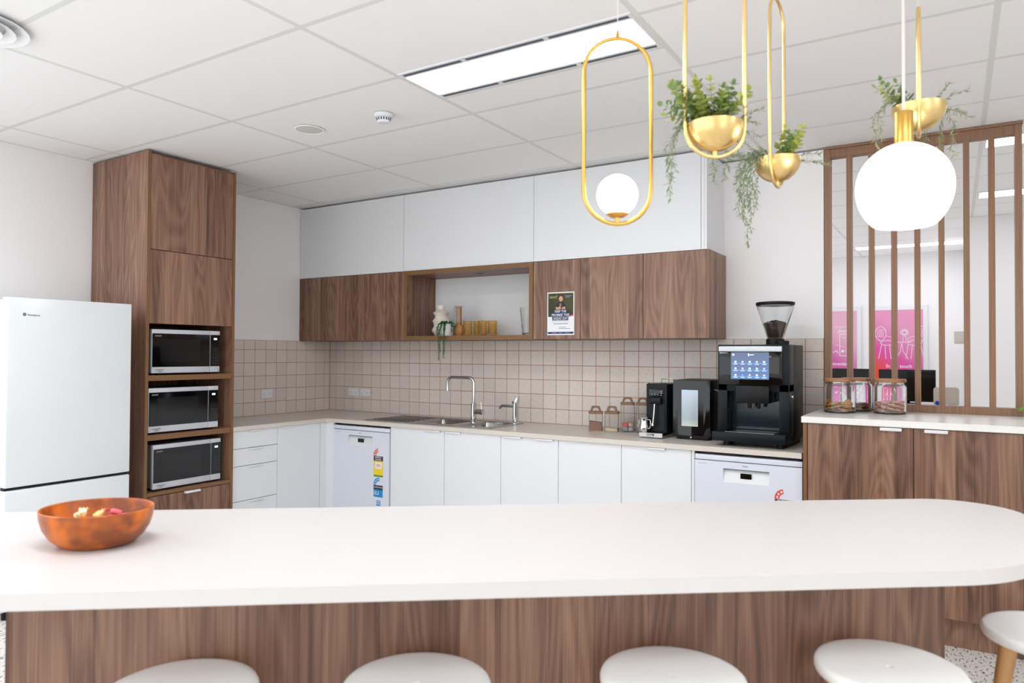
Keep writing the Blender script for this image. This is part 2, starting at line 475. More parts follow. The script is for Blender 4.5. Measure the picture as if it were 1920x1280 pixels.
obj('corner_filler', bx(0.631, 0.716, -0.632, -0.614, 0.115, 0.868), M_DOOR, t, smooth=0)
obj('plinth', bx(0.05, 0.57, -1.119, -0.02, 0, 0.1), M_CARC, t, smooth=0)
FRONT = -0.632
def base_unit(label, doors, handles, zt):
    t = thing('base_unit', label, 'cabinet', ((doors[0]+doors[-1])/2, -0.3, 0))
    obj('body', bx(doors[0]+0.002, doors[-1]-0.002, FRONT+0.0195, -0.012, 0.1, zt), M_CARC, t, smooth=0)
    for k, (a, c) in enumerate(zip(doors, doors[1:])):
        d = obj('door', bx(a+0.0015, c-0.0015, FRONT, FRONT+0.018, 0.115, 0.868, bev=0.0012, seg=1), M_DOOR, t, smooth=0)
        lip(d, 'y', handles[k][0], handles[k][1], 0.868, FRONT)
    obj('plinth', bx(doors[0]+0.002, doors[-1]-0.002, -0.57, -0.012, 0, 0.1), M_CARC, t, smooth=0)
    return t
base_unit('white two door base unit directly under the sink', (1.312, 1.821, 2.303), ((1.66, 1.79), (1.84, 1.97)), 0.70)
base_unit('white two door base unit below the clear canisters right of the sink', (2.303, 2.747, 3.186), ((2.34, 2.47), (2.58, 2.71)), 0.866)
t = base_unit('white single door base unit between the sink side and the right dishwasher', (3.186, 3.625), ((3.36, 3.47),), 0.866)
obj('filler', bx(3.627, 3.643, FRONT, FRONT+0.018, 0.115, 0.868), M_DOOR, t, smooth=0)

# worktop with sink cut-out
bm = B()
ZT0, ZT1 = 0.870, 0.900
box(bm, 0.004, 0.65, -1.518, -0.006, ZT0, ZT1)
for a in ((0.65, 1.42, -0.65, -0.006), (2.14, 4.232, -0.65, -0.006), (1.42, 2.14, -0.65, -0.52), (1.42, 2.14, -0.16, -0.006)):
    box(bm, a[0], a[1], a[2], a[3], ZT0, ZT1)
tag(obj('worktop', bm, M_BENCH, smooth=0), 'L-shaped beige kitchen worktop running along the tiled splashback', 'worktop')

# wall cupboards
UY = -0.37
t = thing('wall_cupboard', 'walnut wall cupboard in the corner left of the open display niche', 'cabinet', (0.6, -0.18, 1.528))
obj('body', bx(0.004, 1.208, UY+0.019, -0.008, 1.53, 2.074), WAL, t, smooth=0)
for a, c in ((0.005, 0.604), (0.6065, 1.207)):
    obj('door', bx(a, c, UY, UY+0.018, 1.528, 2.0745, bev=0.001, seg=1), WAL, t, smooth=0)
t = thing('display_niche', 'open walnut display niche in the row of wall cupboards', 'shelf', (1.8, -0.18, 1.528))
for nm, a in (('side_panel', (1.211, 1.243, 1.528, 2.075)), ('side_panel', (2.368, 2.40, 1.528, 2.075)), ('bottom_panel', (1.243, 2.368, 1.528, 1.56)), ('top_panel', (1.243, 2.368, 2.043, 2.075))):
    s = obj(nm, bx(a[0], a[1], UY-0.004, -0.008, a[2], a[3]), WAL, t, smooth=0)
    obj('edge_band', bx(a[0], a[1], UY-0.0055, UY-0.004, a[2], a[3]), EDGE, s, smooth=0)
tag(obj('back_panel', bx(1.243, 2.368, -0.008, -0.0065, 1.56, 2.043), M_PANEL, t, smooth=0), 'white back of the niche')
dl = obj('downlight', lathe(B(), [(0, 2.0425), (0.034, 2.0425), (0.036, 2.0385), (0.026, 2.0375), (0.024, 2.040), (0, 2.040)], 1.817, -0.19, 28), M_STEEL, t)
t = thing('wall_cupboard', 'walnut three door wall cupboard carrying the paper notice', 'cabinet', (3.02, -0.18, 1.528))
obj('body', bx(2.402, 3.632, UY+0.019, -0.008, 1.53, 2.074), WAL, t, smooth=0)
for a, c in ((2.402, 2.769), (2.772, 3.2215), (3.2245, 3.634)):
    obj('door', bx(a, c, UY, UY+0.018, 1.528, 2.0745, bev=0.001, seg=1), WAL, t, smooth=0)
e_ = obj('end_panel', bx(3.6355, 3.654, UY-0.003, -0.004, 1.528, 2.0745), WAL, t, smooth=0)
obj('edge_band', bx(3.6355, 3.654, UY-0.0045, UY-0.003, 1.528, 2.0745), EDGE, e_, smooth=0)

# right-hand cabinet with its stone top and the slatted screen
RC1 = 6.25
t = thing('sideboard_cabinet', 'walnut sideboard cabinet under the slatted screen on the right', 'cabinet', (5.2, -0.3, 0))
sp_ = obj('side_panel', bx(4.242, 4.26, -0.66, 0.14, 0, 1.066), WAL, t, smooth=0)
obj('edge_band', bx(4.2415, 4.2605, -0.6615, -0.66, 0, 1.066), EDGE, sp_, smooth=0)
obj('body', bx(4.26, RC1, -0.639, 0.14, 0.15, 1.066), WAL, t, smooth=0)
hx = ((4.607, 4.705), (4.802, 4.902), (5.60, 5.70), (5.80, 5.90))
for k, (a, c) in enumerate(zip((4.2625, 4.756, 5.25, 5.745), (4.756, 5.25, 5.745, 6.24))):
    d = obj('door', bx(a+0.0015, c-0.0015, -0.658, -0.64, 0.155, 1.064, bev=0.001, seg=1), WAL, t, smooth=0)
    tag(obj('handle', bx(hx[k][0], hx[k][1], -0.676, -0.656, 1.047, 1.063, bev=0.003), M_WHITE, d), 'white lip handle')
obj('plinth', bx(4.26, RC1, -0.58, 0.1, 0, 0.148), WAL, t, smooth=0)
tag(obj('stone_worktop', bx(4.234, RC1+0.01, -0.672, 0.16, 1.067, 1.10, bev=0.0015, seg=1), M_CABTOP, smooth=0), 'white stone top on the walnut sideboard carrying three biscuit jars', 'worktop')

t = thing('slatted_screen', 'brown timber screen of upright slats standing on the sideboard', 'screen', (4.75, 0.04, 1.1))
SL = mat('screen_timber', (134, 98, 74), 0.5)
N, L, b = nodes(SL)
tc = N.new('ShaderNodeUVMap'); mp = N.new('ShaderNodeMapping'); mp.inputs['Scale'].default_value = (160, 2.2, 1)
no = N.new('ShaderNodeTexNoise'); no.inputs['Scale'].default_value = 1
L.new(tc.outputs[0], mp.inputs[0]); L.new(mp.outputs[0], no.inputs['Vector'])
cr = N.new('ShaderNodeValToRGB'); cr.color_ramp.elements[0].position = 0.3; cr.color_ramp.elements[1].position = 0.7
cr.color_ramp.elements[0].color = rgb(132, 97, 73); cr.color_ramp.elements[1].color = rgb(158, 120, 93)
L.new(no.outputs[0], cr.inputs[0]); L.new(cr.outputs[0], b.inputs['Base Color'])
SY0, SY1 = 0.0, 0.075
obj('post', bx(4.253, 4.287, SY0, SY1, 1.1005, 2.688), SL, t, smooth=0)
obj('post', bx(5.213, 5.246, SY0, SY1, 1.1005, 2.688), SL, t, smooth=0)
obj('bottom_rail', bx(4.287, 5.213, SY0, SY1, 1.1005, 1.142), SL, t, smooth=0)
obj('top_rail', bx(4.287, 5.213, SY0+0.008, SY1, 2.64, 2.688), SL, t, smooth=0)
obj('head_trim', bx(4.253, 5.25, SY0-0.012, SY1+0.012, 2.688, 2.6995), SL, t, smooth=0)
for a in (4.376, 4.496, 4.615, 4.734, 4.854, 4.975, 5.093):
    obj('slat', bx(a, a+0.03, SY0+0.012, SY1-0.012, 1.142, 2.64), SL, t, smooth=0)

# ------------------------------------------------------------------ island
a_ = math.radians(37.3); U = Vector((math.cos(a_), math.sin(a_))); NN = Vector((-math.sin(a_), math.cos(a_)))
def isl(s, n): return tuple(U*s + NN*n)
def on_x(n, x):      # point of the line n = const where it crosses x
    return (x, (n + U.y*x)/U.x) if False else isl((x + math.sin(a_)*n)/math.cos(a_), n)
nf, nb = -5.092, -4.262
XR = 5.135
top = [isl(-0.78, nf), on_x(nf, XR), on_x(nb, XR), isl(-0.78, nb)]
poly = round_poly(top, (0.35, 0.46, 0.20, 0.35), 14)
tag(obj('island_worktop', prism(B(), poly, 0.862, 0.900, bev=0.002), M_ISL, smooth=30), 'white island worktop with rounded ends in the foreground', 'worktop')
fb = -4.84
base = [isl(-0.02, fb), on_x(fb, 4.886), on_x(-4.38, 4.886), isl(-0.02, -4.38)]
t = thing('kitchen_island', 'walnut panelled island base behind the white stools', 'counter', (*isl(1.2, -4.6), 0))
def panel(p, q, th, z0, z1):
    p = Vector(p); q = Vector(q); d = (q-p).normalized(); n = Vector((-d.y, d.x))*th
    return prism(B(), [tuple(p), tuple(q), tuple(q+n), tuple(p+n)], z0, z1)
cuts = [0, 0.5, 1.0]
A0, A1 = Vector(base[0]), Vector(base[1])
for k in range(2):
    obj('front_panel', panel(A0+(A1-A0)*(k/2)+(A1-A0).normalized()*0.001*k, A0+(A1-A0)*((k+1)/2), 0.018, 0.0, 0.861), WAL, t, smooth=0)
obj('end_panel', panel(base[1], base[2], 0.018, 0.0, 0.8605), WAL, t, smooth=0)
obj('back_panel', panel(base[2], base[3], 0.018, 0.0, 0.861), WAL, t, smooth=0)
obj('end_panel', panel(base[3], base[0], 0.018, 0.0, 0.8605), WAL, t, smooth=0)

# ------------------------------------------------------------------ stools
def make_stool(label, x, y, rz, lay=None):
    t = thing('bar_stool', label, 'stool', (x, y, 0), rz, 'white bar stools around the island')
    prof = [(0.008, 0.640), (0.009, 0.6475), (0.06, 0.6475), (0.12, 0.6485), (0.155, 0.6505), (0.166, 0.6505), (0.1725, 0.6475), (0.1755, 0.641), (0.1755, 0.630), (0.172, 0.623), (0.163, 0.619), (0.12, 0.617), (0.008, 0.617)]
    obj('seat', lathe(B(), prof, 0, 0, 48, closed=True), mat('stool_white', (250, 249, 247), 0.35), t, world=False, smooth=50)
    for k in range(4):
        an = math.pi/4 + k*math.pi/2
        pts = [(0.105*math.cos(an), 0.105*math.sin(an), 0.616), (0.19*math.cos(an), 0.19*math.sin(an), 0.0)]
        obj('leg', tube(B(), pts, [0.024, 0.014], 14), M_LEG, t, world=False)
        bm = tube(B(), [(0.160*math.cos(an), 0.160*math.sin(an), 0.22), (0.160*math.cos(an+math.pi/2), 0.160*math.sin(an+math.pi/2), 0.22)], 0.009, 8)
        obj('stretcher', bm, M_LEG, t, world=False)
    return t
make_stool('white round stool nearest the orange bowl, only its seat showing', 3.412, -3.716, 0.65)
make_stool('white round stool second from the left along the island', 3.849, -3.392, 0.65)
make_stool('white round stool third from the left along the island', 4.347, -3.027, 0.65)
make_stool('white round stool in front of the right end of the island base', 4.789, -2.685, 0.65)
make_stool('white round stool with a beech leg at the right end of the island', 5.166, -2.190, 0.9)

# ------------------------------------------------------------------ ceiling fittings
def light_panel(label, x0, x1, y0, y1, group, slots=False):
    """fluorescent-style panel: white frame, glowing diffuser, dark air slots"""
    t = thing('ceiling_light', label, 'light', ((x0+x1)/2, (y0+y1)/2, 2.70), 0, group)
    e = 0.046 if slots else 0.012
    bm = B()
    for a in ((x0, x1, y0, y0+e), (x0, x1, y1-e, y1), (x0, x0+0.012, y0+e, y1-e), (x1-0.012, x1, y0+e, y1-e)):
        box(bm, a[0], a[1], a[2], a[3], 2.699, 2.7055)
    obj('frame', bm, M_WHITE, t, smooth=0)
    obj('diffuser', bx(x0+0.012, x1-0.012, y0+e, y1-e, 2.7000, 2.7045), M_DIFF2 if group == 'office ceiling lights' else M_DIFF, t, smooth=0)
    if slots:
        for (a, c) in ((0.02, 0.345), (0.37, 0.755), (0.78, 1.125)):
            for yy in (y0+0.012, y1-0.030):
                tag(obj('air_slot', bx(x0+a, x0+c, yy, yy+0.018, 2.6982, 2.6992), M_SLOT, t, smooth=0), 'dark grey air slot')
    return t
M_SLOT = mat('air_slot_grey', (84, 88, 100), 0.7)
light_panel('bright ceiling light panel with air slots above the kitchen', 2.767, 3.908, -2.245, -1.905, None, True)
light_panel('ceiling light strip behind the slatted screen, farthest from the kitchen', 3.92, 5.02, 4.56, 4.80, 'office ceiling lights')
light_panel('ceiling light panel seen through the screen above the plain white wall', 5.09, 6.25, 1.90, 2.15, 'office ceiling lights')
light_panel('ceiling light panel just behind the head of the slatted screen', 5.085, 6.25, 0.26, 0.50, 'office ceiling lights')
for x0, y0, wh in ((0.36, -4.4, 'behind the viewer on the fridge side'), (2.767, -4.0, 'behind the viewer in the middle of the room'), (5.085, -4.0, 'right behind the viewer'), (6.3, -2.8, 'to the right of the island, out of view')):
    light_panel('unseen fill panel added '+wh, x0, x0+1.14, y0, y0+0.26, 'added fill lights out of view')  # extra emitters added out of view to fill stools and island front

t = thing('smoke_detector', 'small white smoke detector on the ceiling', 'detector', (2.345, -1.872, 2.70))
obj('base', lathe(B(), [(0, 2.70), (0.052, 2.70), (0.052, 2.688), (0.046, 2.682), (0, 2.682)], 2.345, -1.872, 32), M_WHITE, t)
hd = obj('head', lathe(B(), [(0.036, 2.682), (0.036, 2.662), (0.028, 2.654), (0, 2.652)], 2.345, -1.872, 32), M_WHITE, t)
bm = B()
for k in range(16):
    a = 2*math.pi*k/16; c, s = math.cos(a), math.sin(a)
    q = [(-0.0035, -0.0012), (0.0035, -0.0012), (0.0035, 0.0012), (-0.0035, 0.0012)]
    lo = []; hi = []
    for (tx, rx) in q:
        px = 2.345 + c*(0.036+rx) - s*tx; py = -1.872 + s*(0.036+rx) + c*tx
        lo.append(bm.verts.new((px, py, 2.664))); hi.append(bm.verts.new((px, py, 2.679)))
    bm.faces.new(lo); bm.faces.new(hi)
    for i in range(4): bm.faces.new((lo[i], lo[(i+1) % 4], hi[(i+1) % 4], hi[i]))
tag(obj('vent_slots', bm, M_SLOT, hd, smooth=0), 'ring of dark vent slots')
t = thing('ceiling_speaker', 'flat round white ceiling speaker left of the smoke detector', 'speaker', (1.804, -1.897, 2.70))
obj('grille', lathe(B(), [(0, 2.6985), (0.07, 2.6985), (0.074, 2.699)], 1.804, -1.897, 40), mat('speaker_grille', (214, 211, 207), 0.8), t)
obj('rim', lathe(B(), [(0.074, 2.699), (0.076, 2.6965), (0.083, 2.697), (0.0845, 2.70)], 1.804, -1.897, 40), M_CEIL, t)
t = thing('air_diffuser', 'round white air diffuser at the top left corner of the ceiling', 'vent', (1.69, -3.50, 2.70))
for k, r in enumerate((0.19, 0.145, 0.10)):
    z = 2.702-0.005*k
    obj('cone_ring', lathe(B(), [(r-0.035, z), (r-0.004, z-0.016), (r, z-0.018), (r, z-0.013), (r-0.03, z+0.001)], 1.69, -3.50, 40, closed=True), M_WHITE, t)
obj('centre_cap', lathe(B(), [(0, 2.682), (0.05, 2.682), (0.06, 2.686), (0.05, 2.698), (0, 2.698)], 1.69, -3.50, 40), M_WHITE, t)

# ------------------------------------------------------------------ fridge
FXX = 0.72; FA, FB = -2.955, -2.29
t = thing('refrigerator', 'tall white two door fridge beside the walnut tower', 'fridge', (0.38, -2.62, 0))
obj('body', bx(0.04, 0.655, FA+0.004, FB-0.004, 0.04, 1.70, bev=0.006), M_FRIDGE, t)
up = obj('upper_door', bx(0.66, FXX, FA, FB, 0.706, 1.712, bev=0.007, seg=3), M_FRIDGE, t)
lo = obj('lower_door', bx(0.66, FXX, FA, FB, 0.07, 0.690, bev=0.007, seg=3), M_FRIDGE, t)
obj('seal', bx(0.662, 0.70, FA+0.006, FB-0.006, 0.688, 0.708), M_DARK, t, smooth=0)
flat('badge', [disc(0, 0, 0.0085, 18)], M_NAVY if False else mat('print_black', (40, 42, 50), 0.5), up, (FXX, -2.873, 1.622), FX)
text('badge_letter', 'W', 0.009, M_WHITE, up, (FXX, -2.873, 1.622), FX, 0.0009)
text('brand_lettering', 'Westinghouse', 0.014, mat('print_black', (40, 42, 50)), up, (FXX, -2.828, 1.6195), FX, width=0.062)
for yy in (FA+0.05, FB-0.05):
    obj('foot', lathe(B(), [(0, 0), (0.02, 0), (0.02, 0.042), (0, 0.042)], 0.64, yy, 16), M_BLACK, t)

# ------------------------------------------------------------------ microwaves
def microwave(label, x, y0, y1, z0, rz):
    W_ = y1-y0; H = 0.281
    t = thing('microwave_oven', label, 'microwave', (x, (y0+y1)/2, z0-0.012), rz, 'microwaves in the tall cabinet')
    h = W_/2; z = 0.012
    bd_ = obj('body', bx(-0.40, -0.032, -h+0.004, h-0.004, z+0.004, z+H-0.004, bev=0.004), mat('microwave_grey', (150, 154, 160), 0.35, 0.5), t, world=False)
    split = h-0.077
    # door: silver bars above and below a black glass field
    d = obj('door', bx(-0.030, -0.004, -h, split-0.001, z, z+H, bev=0.003), M_SILVER, t, world=False)
    obj('door_glass', bx(-0.0045, 0.0, -h+0.003, split-0.003, z+0.040, z+H-0.027, bev=0.0008, seg=1), M_BGLASS, d, world=False)
    obj('door_window', bx(-0.0002, 0.0006, -h+0.055, split-0.075, z+0.075, z+H-0.062), mat('window_mesh', (20, 21, 22), 0.12), d, world=False)
    c = obj('control_panel', bx(-0.030, -0.004, split+0.001, h, z, z+H, bev=0.003), M_SILVER, t, world=False)
    obj('touch_pad', bx(-0.0045, 0.0, split+0.003, h-0.003, z+0.040, z+H-0.027, bev=0.0008, seg=1), M_BGLASS, c, world=False)
    obj('clock_display', bx(0.0, 0.0006, split+0.027, split+0.051, z+H-0.061, z+H-0.049), mat('display_blue_white', (205, 228, 255), 0.4, emit=1.6), c, world=False)
    bm = B()
    for r in range(7):
        for q in range(3):
            yy = split+0.022+0.0165*q; zz = z+0.060+0.0165*r
            box(bm, 0.0, 0.0005, yy, yy+0.0055, zz, zz+0.0032)
    obj('key_marks', bm, mat('key_grey', (82, 86, 88), 0.5), c, world=False, smooth=0)
    for yy in (-h+0.05, h-0.05):
        for xx in (-0.36, -0.07):
            obj('foot', lathe(B(), [(0, 0), (0.012, 0), (0.013, z+0.005), (0, z+0.005)], xx, yy, 14), M_BLACK, t, world=False)
    def tx(nm, s, size, mt, yy, zz, wd, parent):
        o = text(nm, s, size, mt, None, (0.0004, yy, zz), FX, width=wd); o.parent = parent
    tx('brand_lettering', 'SHARP', 0.011, mat('print_grey', (176, 178, 182), 0.5), -h+0.040, z+H-0.043, 0.042, d)
    tx('model_lettering', 'INVERTER', 0.011, mat('print_black', (40, 42, 50)), -h+0.052, z+0.022, 0.055, d)
    tx('model_lettering', '1200W', 0.009, mat('print_black', (40, 42, 50)), -h+0.052, z+0.011, 0.028, d)
    return t
microwave('silver microwave on the top shelf of the walnut tower', 0.628, -2.105, -1.615, 1.289, 0.0)
microwave('silver microwave on the middle shelf of the walnut tower', 0.632, -2.122, -1.628, 0.913+0.0005, math.radians(-0.8))
microwave('silver microwave on the lowest shelf of the walnut tower', 0.630, -2.09, -1.598, 0.5525, math.radians(0.6))

# ------------------------------------------------------------------ dishwashers
def star_poly(cx, cy, r):
    return [(cx+(r if i % 2 == 0 else r*0.42)*math.cos(math.pi/2+i*math.pi/5), cy+(r if i % 2 == 0 else r*0.42)*math.sin(math.pi/2+i*math.pi/5)) for i in range(10)]
def arc_band(cx, cy, r0, r1, a0, a1, n=10):
    out = []
    for i in range(n):
        t0 = math.radians(a0+(a1-a0)*i/n); t1 = math.radians(a0+(a1-a0)*(i+1)/n)
        out.append([(cx+r0*math.cos(t0), cy+r0*math.sin(t0)), (cx+r1*math.cos(t0), cy+r1*math.sin(t0)), (cx+r1*math.cos(t1), cy+r1*math.sin(t1)), (cx+r0*math.cos(t1), cy+r0*math.sin(t1))])
    return out
P_RED = mat('print_red', (226, 62, 48), 0.5); P_YEL = mat('print_yellow', (250, 214, 20), 0.5)
P_BLUE = mat('print_blue', (24, 142, 206), 0.5); P_BLK = mat('print_ink', (44, 40, 60), 0.5); P_GRN = mat('print_green', (60, 140, 70), 0.5)
M_DW = mat('dishwasher_white', (224, 228, 238), 0.3)
def dishwasher(label, x0, x1):
    t = thing('dishwasher', label, 'dishwasher', ((x0+x1)/2, -0.3, 0), 0, 'white dishwashers under the worktop')
    F = -0.64
    obj('body', bx(x0+0.003, x1-0.003, -0.60, -0.03, 0.03, 0.848), M_DW, t, smooth=0)
    obj('top_strip', bx(x0, x1, F+0.004, -0.60, 0.823, 0.852, bev=0.002), M_DW, t)
    wd = x1-x0; cx = (x0+x1)/2-0.006
    # door with a recessed grip
    bm = B(); gz0, gz1, g0, g1 = 0.706, 0.782, cx-wd*0.21, cx+wd*0.22
    for a in ((x0, x1, 0.10, gz0), (x0, g0, gz0, gz1), (g1, x1, gz0, gz1), (x0, x1, gz1, 0.819)): box(bm, a[0], a[1], F, -0.602, a[2], a[3])
    d = obj('door', bm, M_DW, t, smooth=0)
    bm = B()
    v = [bm.verts.new(p) for p in ((g0, F+0.0005, gz0), (g1, F+0.0005, gz0), (g1, F+0.022, gz1-0.004), (g0, F+0.022, gz1-0.004), (g0, F+0.022, gz1), (g1, F+0.022, gz1))]
    bm.faces.new((v[0], v[1], v[2], v[3])); bm.faces.new((v[3], v[2], v[5], v[4]))
    gr = obj('grip_recess', bm, M_WHITE, d, smooth=0)
    k = 0.5*(gz0+gz1)
    obj('display', bx(cx-0.028, cx+0.032, F+0.004, F+0.008, k-0.013, k+0.016), M_BGLASS, d, smooth=0)
    obj('grip_shade_strip', bx(g0, g1, F+0.001, F+0.021, gz1-0.004, gz1-0.0005), mat('grip_shadow_line', (92, 98, 112), 0.5), d, smooth=0)  # darker strip paints the shade under the grip's top edge
    text('brand_lettering', 'beko', 0.014, mat('print_grey_dark', (120, 124, 130), 0.5), d, (cx+0.0, F, 0.802), FY, width=0.03)
    flat('model_mark', [rect(0, 0.05, 0, 0.005)], mat('print_pale', (196, 200, 210), 0.5), d, (x0+0.02, F, 0.800), FY)
    obj('plinth', bx(x0+0.004, x1-0.004, -0.56, -0.06, 0, 0.098), M_DARK, t, smooth=0)
    return t, d, F
t, d, F = dishwasher('white dishwasher with energy stickers under the worktop near the corner', 0.722, 1.306)
def energy(d, x, zt, F, full):
    o = (x, F, zt)
    flat('star_arc', arc_band(0.045, -0.055, 0.026, 0.052, 100, 185), P_RED, d, o, FY)
    flat('rating_stars', [star_poly(0.045+0.039*math.cos(math.radians(q)), -0.055+0.039*math.sin(math.radians(q)), 0.009) for q in (115, 143, 170)], M_PAPER, d, o, FY, 0.0008)
    flat('label_header', [rect(-0.006, 0.088, -0.098, -0.060)], P_BLK, d, o, FY)
    text('label_lettering', 'ENERGY', 0.018, M_PAPER, d, (x+0.041, F, zt-0.070), FY, 0.0008, width=0.066)
    text('label_lettering', 'RATING', 0.018, M_PAPER, d, (x+0.041, F, zt-0.088), FY, 0.0008, width=0.060)
    flat('yellow_field', [rect(-0.006, 0.088, -0.205, -0.099)], P_YEL, d, o, FY)
    flat('figure_box', [rect(0.008, 0.074, -0.158, -0.108)], M_PAPER, d, o, FY, 0.0006)
    text('label_figures', '206', 0.026, P_RED, d, (x+0.041, F, zt-0.132), FY, 0.0009)
    flat('green_strip', [rect(-0.006, 0.088, -0.218, -0.205)], P_GRN, d, o, FY)
energy(d, 1.158, 0.700, F, True)
o = (1.158, F, 0.478)
flat('star_arc', arc_band(0.045, -0.055, 0.026, 0.052, 75, 185), P_BLUE, d, o, FY)
flat('rating_stars', [star_poly(0.045+0.039*math.cos(math.radians(q)), -0.055+0.039*math.sin(math.radians(q)), 0.008) for q in (88, 115, 143, 170)], M_PAPER, d, o, FY, 0.0008)
flat('label_header', [rect(-0.006, 0.088, -0.094, -0.060)], P_BLK, d, o, FY)
text('label_lettering', 'WATER RATING', 0.014, M_PAPER, d, (1.199, F, 0.402), FY, 0.0008, width=0.084)
flat('blue_field', [rect(-0.006, 0.088, -0.150, -0.094)], P_BLUE, d, o, FY)
text('label_figures', '15.3', 0.036, M_PAPER, d, (1.180, F, 0.357), FY, 0.0008, width=0.045)
flat('blue_sticker', [rect(0.024, 0.064, -0.215, -0.175)], P_BLUE, d, o, FY)
flat('sticker_lines', [rect(0.029, 0.059, -0.188, -0.182), rect(0.029, 0.059, -0.203, -0.197)], M_PAPER, d, o, FY, 0.0008)
t, d, F = dishwasher('white dishwasher at the right end below the coffee machine', 3.648, 4.233)
energy(d, 4.098, 0.700, F, True)

# ------------------------------------------------------------------ sink and taps
t = thing('kitchen_sink', 'stainless steel double bowl sink with drainer set in the worktop', 'sink', (1.6, -0.35, 0.9))
Z = 0.9005
bm = B()
sx0, sx1, sy0, sy1 = 1.0, 2.18, -0.575, -0.13
b1 = (1.455, 1.775, -0.505, -0.185); b2 = (1.875, 2.125, -0.505, -0.185)
for a in ((sx0, b1[0], sy0, sy1), (b1[1], b2[0], sy0, sy1), (b2[1], sx1, sy0, sy1), (b1[0], b1[1], sy0, b1[2]), (b1[0], b1[1], b1[3], sy1), (b2[0], b2[1], sy0, b2[2]), (b2[0], b2[1], b2[3], sy1)):
    box(bm, a[0], a[1], a[2], a[3], Z, Z+0.0025)
obj('deck', bm, M_STEEL, t, smooth=0)
for q in (b1, b2):
    bm = B(); rings = []
    for (ins, z, r) in ((0.0, Z+0.002, 0.03), (0.004, Z-0.006, 0.03), (0.010, 0.76, 0.045), (0.035, 0.738, 0.05)):
        rings.append([bm.verts.new((x, y, z)) for x, y in rpoly(q[0]+ins, q[1]-ins, q[2]+ins, q[3]-ins, r, 5)])
    for a, c in zip(rings, rings[1:]):
        n = len(a)
        for i in range(n): bm.faces.new((a[i], c[i], c[(i+1) % n], a[(i+1) % n]))
    bm.faces.new(rings[-1])
    bl = obj('bowl', bm, M_STEEL, t, smooth=60)
    obj('waste_outlet', lathe(B(), [(0, 0.742), (0.02, 0.742), (0.035, 0.7435), (0.038, 0.740)], (q[0]+q[1])/2, (q[2]+q[3])/2, 24), M_CHROME, bl)
for k in range(7):
    yy = -0.53+k*0.06
    obj('drainer_rib', tube(B(), [(1.05, yy, Z+0.0025), (1.41, yy, Z+0.0025)], 0.004, 8), M_STEEL, t)
bm = B()
for a in ((sx0, sx1, sy0, sy0+0.008), (sx0, sx1, sy1-0.008, sy1), (sx0, sx0+0.008, sy0, sy1), (sx1-0.008, sx1, sy0, sy1)): box(bm, a[0], a[1], a[2], a[3], Z+0.0025, Z+0.005, bev=0.001, seg=1)
obj('rim', bm, M_CHROME, t, smooth=0)

def arc_pts(c, r, a0, a1, ax, ay, n=8):
    c = Vector(c); ax = Vector(ax); ay = Vector(ay)
    return [c + ax*(r*math.cos(math.radians(a0+(a1-a0)*i/n))) + ay*(r*math.sin(math.radians(a0+(a1-a0)*i/n))) for i in range(n+1)]
TX, TY, TZ = 1.83, -0.28, 0.903
t = thing('mixer_tap', 'tall chrome mixer tap with square arched spout over the sink', 'tap', (TX, TY, TZ))
obj('base_column', lathe(B(), [(0, TZ), (0.026, TZ), (0.026, TZ+0.01), (0.0225, TZ+0.014), (0.0225, TZ+0.145), (0.012, TZ+0.15), (0, TZ+0.15)], TX, TY, 24), M_CHROME, t)
X = Vector((1, 0, 0)); Zv = Vector((0, 0, 1))
pts = [Vector((TX, TY, TZ+0.14)), Vector((TX, TY, 1.195))] + arc_pts((TX-0.045, TY, 1.195), 0.045, 0, 90, X, Zv) + arc_pts((TX-0.205, TY, 1.195), 0.045, 90, 180, X, Zv) + [Vector((TX-0.25, TY, 1.16))]
obj('spout', tube(B(), pts, 0.0115, 14), M_CHROME, t)
obj('aerator', lathe(B(), [(0, 1.135), (0.0125, 1.135), (0.0125, 1.162), (0, 1.162)], TX-0.25, TY, 16), M_CHROME, t)
v = obj('valve_body', tube(B(), [(TX+0.015, TY, 0.985), (TX+0.085, TY, 0.985)], 0.021, 18), M_CHROME, t)
obj('lever', tube(B(), [(TX+0.074, TY, 1.0), (TX+0.066, TY, 1.058)], [0.006, 0.004], 10), M_CHROME, v)
BX, BY, BZ = 2.155, -0.205, 0.906
t = thing('filter_tap', 'short chrome filtered water tap with slanted lever right of the sink', 'tap', (BX, BY, BZ))
obj('base_column', lathe(B(), [(0, BZ), (0.03, BZ), (0.03, BZ+0.006), (0.0215, BZ+0.012), (0.0215, BZ+0.150), (0, BZ+0.150)], BX, BY, 24), M_CHROME, t)
obj('spout', tube(B(), [(BX-0.01, BY, 1.034), (BX-0.115, BY, 1.034), (BX-0.130, BY, 1.028), (BX-0.138, BY, 1.012)], 0.0105, 12), M_CHROME, t)
bm = B(); h_ = []
for (z, k) in ((1.048, 0), (1.062, 1)):
    pass
prf = [(-0.026, 1.056), (0.022, 1.056), (0.03, 1.108), (0.022, 1.104)]
lo = [bm.verts.new((BX+x, BY-0.02, z)) for x, z in prf]; hi = [bm.verts.new((BX+x, BY+0.02, z)) for x, z in prf]
bm.faces.new(lo); bm.faces.new(list(reversed(hi)))
for i in range(4): bm.faces.new((lo[i], hi[i], hi[(i+1) % 4], lo[(i+1) % 4]))
bmesh.ops.recalc_face_normals(bm, faces=bm.faces)
bmesh.ops.bevel(bm, geom=list(bm.edges), offset=0.003, segments=2, profile=0.5, affect='EDGES')
obj('slanted_lever', bm, M_CHROME, t)
tag(obj('red_button', lathe(B(), [(0, 0), (0.005, 0), (0.005, 0.006), (0, 0.006)], 0, 0, 12), P_RED, t), 'small red button')

